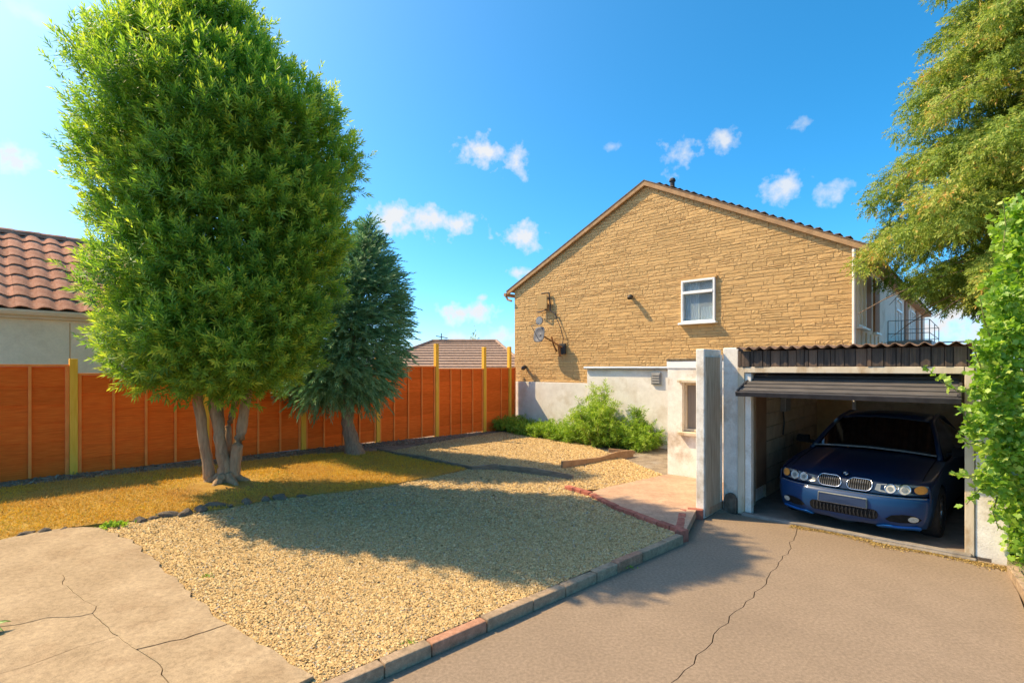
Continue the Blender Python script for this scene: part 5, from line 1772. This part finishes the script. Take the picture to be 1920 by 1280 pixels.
# 300 leaves nearest the photographer stand alone, sprig leaves first
order = np.argsort(lp[:, 1] - .35 * (lp[:, 0] < 5.2) - .25 * rgH.random(len(lp)))
own = order[:max(0, 298 - len(sprig_l))]
vis = [i for i in order if lp[i][0] < 1.03 * lp[i][1]][:max(0, 298 - len(sprig_l))]
singles = sprig_l[:298] + [(Vector(lp[i]), Vector(ld[i])) for i in vis]
for (p, d) in singles:
    o = bpy.data.objects.new('leaf', lr.choice(lms_))
    o.location = p
    o.rotation_mode = 'QUATERNION'
    o.rotation_quaternion = d.to_track_quat('Y', 'Z') @ Quaternion((0, 1, 0), lr.uniform(-1.2, 1.2))
    s = lr.uniform(.042, .082)
    o.scale = (s, s, s)
    link(o, hedge)
mask = np.ones(len(lp), bool); mask[vis] = False
lp, ld, lt = lp[mask], ld[mask], lt[mask]
leaf_v = np.array([v.co[:] for v in lms_[0].vertices])
n_ = len(lp)
axl = unit(ld); sdl = unit(np.cross(axl, rgH.normal(size=(n_, 3)))); nl_ = np.cross(sdl, axl)
sz = .036 + .044 * rgH.random((n_, 1))
V = lp[:, None, :] + sz[:, None] * (leaf_v[None, :, :1] * sdl[:, None] + leaf_v[None, :, 1:2] * axl[:, None] + leaf_v[None, :, 2:] * nl_[:, None])
F = np.array([(i, (i + 1) % 12, 12) for i in range(12)])
fi = (np.arange(n_)[:, None, None] * 13 + F[None]).reshape(-1)
np_mesh('foliage', V.reshape(-1, 3), fi, 3, M_ivy, hedge, np.repeat(lt, 13), kind='stuff')

# ------------------------------------------------------------------ weeds along the white wall
M_weed = tinted('weed_leaf', [(0, (0.13, 0.25, 0.025)), (0.5, (0.27, 0.41, 0.045)), (1, (0.46, 0.54, 0.10))], .6, .35, (1.4, 1.5, .6))
rgK = np.random.default_rng(71)
def weed(name, label, t0, d0, h, spread, nst, seed, cat='bush'):
    rg = np.random.default_rng(seed)
    c_ = HF(t0, d0, 0); zz = terrain(c_.x, c_.y)
    o = thing(name, (c_.x, c_.y, zz), label, cat)
    st = MB(); B, AX, T = [], [], []
    for k in range(nst):
        th = rg.random() * 6.28; r_ = spread * math.sqrt(rg.random())
        hh = h * (1 - .68 * (r_ / spread) ** .9) * (.75 + .3 * rg.random())
        p0 = c_ + Vector((math.cos(th) * r_ * .35, math.sin(th) * r_ * .35, zz))
        p1 = c_ + Vector((math.cos(th) * r_, math.sin(th) * r_, zz + hh))
        pm = p0.lerp(p1, .5) + Vector((0, 0, hh * .12))
        st.tube([p0, pm, p1], [.012, .008, .003], 5, cap=False)
        tone = rg.normal(.5, .15)
        for j in range(int(9 + 16 * hh)):
            f = .12 + .88 * (j + rg.random()) / int(9 + 16 * hh)
            p = p0.lerp(pm, f * 2) if f < .5 else pm.lerp(p1, f * 2 - 1)
            B.append(tuple(p)); AX.append(tuple(rg.normal(size=3) * .7 + np.array([0, 0, .8])))
            T.append(tone + .25 * (f - .5))
    tag(st.build('stems', M_bark2, o), kind='stuff')
    B, AX, T = np.array(B), np.array(AX), np.array(T)
    b_, a2, s_, l_, w_, ix = shoots(B, AX, .22, 14, .10, .020, (70, 25), droop=.3, rg=rg)
    tag(leaves('foliage', b_, a2, s_, l_, w_, M_weed, o, np.clip(T[ix] + rg.normal(size=len(ix)) * .15, 0, 1), droop=.2), kind='stuff')
    return o
weed('wild_bush', 'tall bright green wild bush against the white lower wall', 3.75, -.75, 2.0, .95, 40, 1)
weed('wild_sapling', 'thin green sapling rising beside the tall bush before the white wall', 4.75, -.55, 1.55, .28, 9, 2, 'sapling')
gp, ga = [], []
n_ = 3400
t_ = rgK.random(n_) * 6.0 - .35; d_ = -.05 - 1.15 * rgK.random(n_) ** .9
hgt = .14 + (.26 + .10 * np.clip(t_ - 1.5, 0, 3)) * rgK.random(n_) * (.6 + .5 * np.sin(t_ * 2.3) ** 2)
pb = np.array([tuple(HF(a, b, 0)) for a, b in zip(t_, d_)])
pb[:, 2] = terrain_np(pb[:, 0], pb[:, 1]) + hgt * rgK.random(n_) ** .8
okk = ~((t_ > 5.35) & (d_ > -2)) 
b_, a2, s_, l_, w_, ix = shoots(pb[okk], unit(rgK.normal(size=(okk.sum(), 3)) * .6 + np.array([0, 0, .8])), .18, 14, .085, .02, (70, 25), droop=.3, rg=rgK)
tn = rgK.normal(.42, .16, okk.sum())
leaves('low_weeds', b_, a2, s_, l_, w_, M_weed, None, np.clip(tn[ix] + rgK.normal(size=len(ix)) * .15, 0, 1), droop=.2, kind='stuff')

# fallen leaves on the lawn and gravel
n_ = 420
xy = np.stack([rgK.uniform(-7.5, 1.5, n_), rgK.uniform(4.2, 12, n_)], 1)
kk = in_poly(xy[:, 0], xy[:, 1], lawn_poly) | (in_poly(xy[:, 0], xy[:, 1], gr_poly) & (rgK.random(n_) < .35))
xy = xy[kk]; n_ = len(xy)
M_fallen = tinted('fallen_leaf', [(0, (.16, .09, .04)), (.6, (.34, .20, .08)), (1, (.46, .36, .12))], .8)
leaves('fallen_leaves', np.stack([xy[:, 0], xy[:, 1], terrain_np(xy[:, 0], xy[:, 1]) + .035], 1), np.stack([rgK.normal(size=n_), rgK.normal(size=n_), rgK.random(n_) * .3], 1), rgK.normal(size=(n_, 3)), .045, .022, M_fallen, None, kind='stuff')
# small weeds in the gravel and the path, the plant at the left edge
def tuft(px, py, n_, size, label):
    p = G(px, py)
    rg = np.random.default_rng(int(px))
    B = np.tile(np.array([[p.x, p.y, p.z + .01]]), (n_, 1)) + rg.normal(size=(n_, 3)) * np.array([size * .5, size * .4, 0.0])
    AX = rg.normal(size=(n_, 3)) * .6 + np.array([0, 0, .7])
    o = leaves('weed_tuft', B, AX, rg.normal(size=(n_, 3)), size * (.3 + .4 * rg.random(n_)), size * .22, M_weed, None, np.clip(rg.normal(.5, .2, n_), 0, 1), droop=.3)
    tag(o, label, 'weed')
tuft(212, 986, 150, .13, 'green weed tuft at the top corner of the concrete path by the lawn')
tuft(388, 1082, 26, .06, 'tiny pale green weed growing alone in the front gravel')
tuft(770, 1206, 22, .05, 'tiny green weed in the gravel beside the kerb')
tuft(222, 1198, 16, .035, 'tiny green weed growing where the cracks of the concrete path meet')
tuft(1180, 1062, 26, .06, 'small green weed at the kerb where the tree shadow ends')
fpl = thing('leafy_plant', tuple(G(-30, 1196)), 'green leafy plant poking in at the left edge over the concrete', 'plant')
fp = G(-30, 1196)
M_fleaf = tinted('plant_leaf', [(0, (.10, .24, .02)), (1, (.22, .38, .06))], .45, .35, (1.3, 1.5, .6))
lr2 = random.Random(3)
for k in range(9):
    a = k * .7 + .2
    L_ = lr2.uniform(.15, .24)
    d = Vector((math.cos(a), math.sin(a) * .7, lr2.uniform(.5, 1.1))).normalized()
    s_ = Vector((-d.y, d.x, .1)).normalized(); nn = d.cross(s_)
    vs = []
    for j in range(6):
        f = j / 5
        wv = .06 * math.sin(math.pi * (.12 + .88 * f) ** .8) * (1 if j < 5 else .1)
        c_ = fp + Vector((0, 0, .03)) + d * L_ * f - Vector((0, 0, .10 * f * f))
        vs += [c_ - s_ * wv * .5 + nn * .01, c_ - nn * .004, c_ + s_ * wv * .5 + nn * .01]
    fs = []
    for j in range(5):
        fs += [(j * 3, j * 3 + 1, j * 3 + 4, j * 3 + 3), (j * 3 + 1, j * 3 + 2, j * 3 + 5, j * 3 + 4)]
    o = MB().add(vs, fs).build('leaf', M_fleaf, fpl, smooth=True)
    at = o.data.attributes.new('tint', 'FLOAT', 'POINT')
    at.data.foreach_set('value', np.full(len(vs), lr2.random(), dtype=np.float32))

# verge right of the drive and dry moss along the garage threshold
M_greengrass = tinted('green_grass', [(0, (.10, .20, .02)), (.5, (.20, .30, .04)), (.8, (.38, .36, .08)), (1, (.5, .38, .12))], .7, .3, (1.2, 1.3, .6))
verge = [(5.30, 5.42), (5.12, 5.24), (4.70, 4.66), (4.18, 4.04), (3.58, 3.34), (6, 2.0), (9, 4), (7.5, 7), (6.0, 6.2)]
sheet('verge', verge, .05, M_soil, .1, .5, kind='structure', flat=0.0)
rgV = np.random.default_rng(81)
n_ = 16000
x = rgV.uniform(3.8, 7, n_); y = rgV.uniform(3.0, 6.3, n_)
k = in_poly(x, y, verge); x, y = x[k], y[k]
leaves('verge_grass', np.stack([x, y, np.full(len(x), .045)], 1), np.stack([rgV.normal(size=len(x)) * .5, rgV.normal(size=len(x)) * .5, np.full(len(x), .9)], 1), rgV.normal(size=(len(x), 3)),
       .07 * (.5 + rgV.random(len(x))), .006, M_greengrass, None, np.clip(rgV.normal(.42, .25, len(x)), 0, 1), droop=.2, kind='stuff')
side_k = thing('side_kerb', (4.6, 4.6, 0), None, None, kind='structure')
brick_run([(5.08, 5.20), (4.66, 4.62), (4.14, 4.0), (3.55, 3.3)], ln=.45, wd=.08, top=.085, m=M_kerb_grey, par=side_k, nm='kerb_stone')
M_moss = tinted('dry_moss', [(0, (.22, .13, .04)), (.6, (.44, .29, .09)), (1, (.50, .38, .13))], .9)
n_ = 5200
u = rgV.random(n_) * 2.1 + .55
dv = np.abs(rgV.normal(size=n_)) * (.035 + .05 * np.sin(u * 3.1) ** 2)
pb = np.array([tuple(GF(a, -.13 - (.07 if a > 1.44 else 0) - b, 0)) for a, b in zip(u, dv)])
pb[:, 2] = .003
leaves('dry_moss', pb, np.stack([rgV.normal(size=n_), rgV.normal(size=n_), np.abs(rgV.normal(size=n_)) * .5 + .2], 1), rgV.normal(size=(n_, 3)), .016 * (.5 + rgV.random(n_)), .009, M_moss, None, np.clip(rgV.normal(.5, .25, n_), 0, 1), kind='stuff')
# fallen needles and litter under the fence and trees
n_ = 9000
nn_ = rgV.random(n_) * 19 - 8.0; dd_ = .05 + rgV.random(n_) * (.75 + .3 * np.sin(nn_))
pb = np.array([tuple(FF(a, b, 0)) for a, b in zip(nn_, dd_)])
pb[:, 2] = terrain_np(pb[:, 0], pb[:, 1]) - .02
M_litter = tinted('leaf_litter', [(0, (.14, .09, .055)), (.5, (.28, .21, .14)), (1, (.42, .35, .26))], .9)
leaves('leaf_litter', pb, np.stack([rgV.normal(size=n_), rgV.normal(size=n_), rgV.random(n_) * .3], 1), rgV.normal(size=(n_, 3)), .05 * (.5 + rgV.random(n_)), .02, M_litter, None, np.clip(rgV.normal(.5, .25, n_), 0, 1), kind='stuff')
# distant tree top beyond the far bungalow
ft = thing('distant_tree', (-2.25, 31, 0), 'tiny distant pale tree top standing above the far roof', 'tree')
stem('trunk', [Vector((-2.35, 31, 0)), Vector((-2.35, 31, 3.9))], [.12, .02], M_bark2, ft, 3)
B = np.array([-2.35, 31, 3.5]) + np.random.default_rng(3).normal(size=(160, 3)) * np.array([.12, .12, .38])
tag(leaves('crown', B, np.random.default_rng(4).normal(size=(160, 3)) + np.array([0, 0, 1.0]), np.random.default_rng(5).normal(size=(160, 3)), .2, .05, M_olive, ft), kind='stuff')
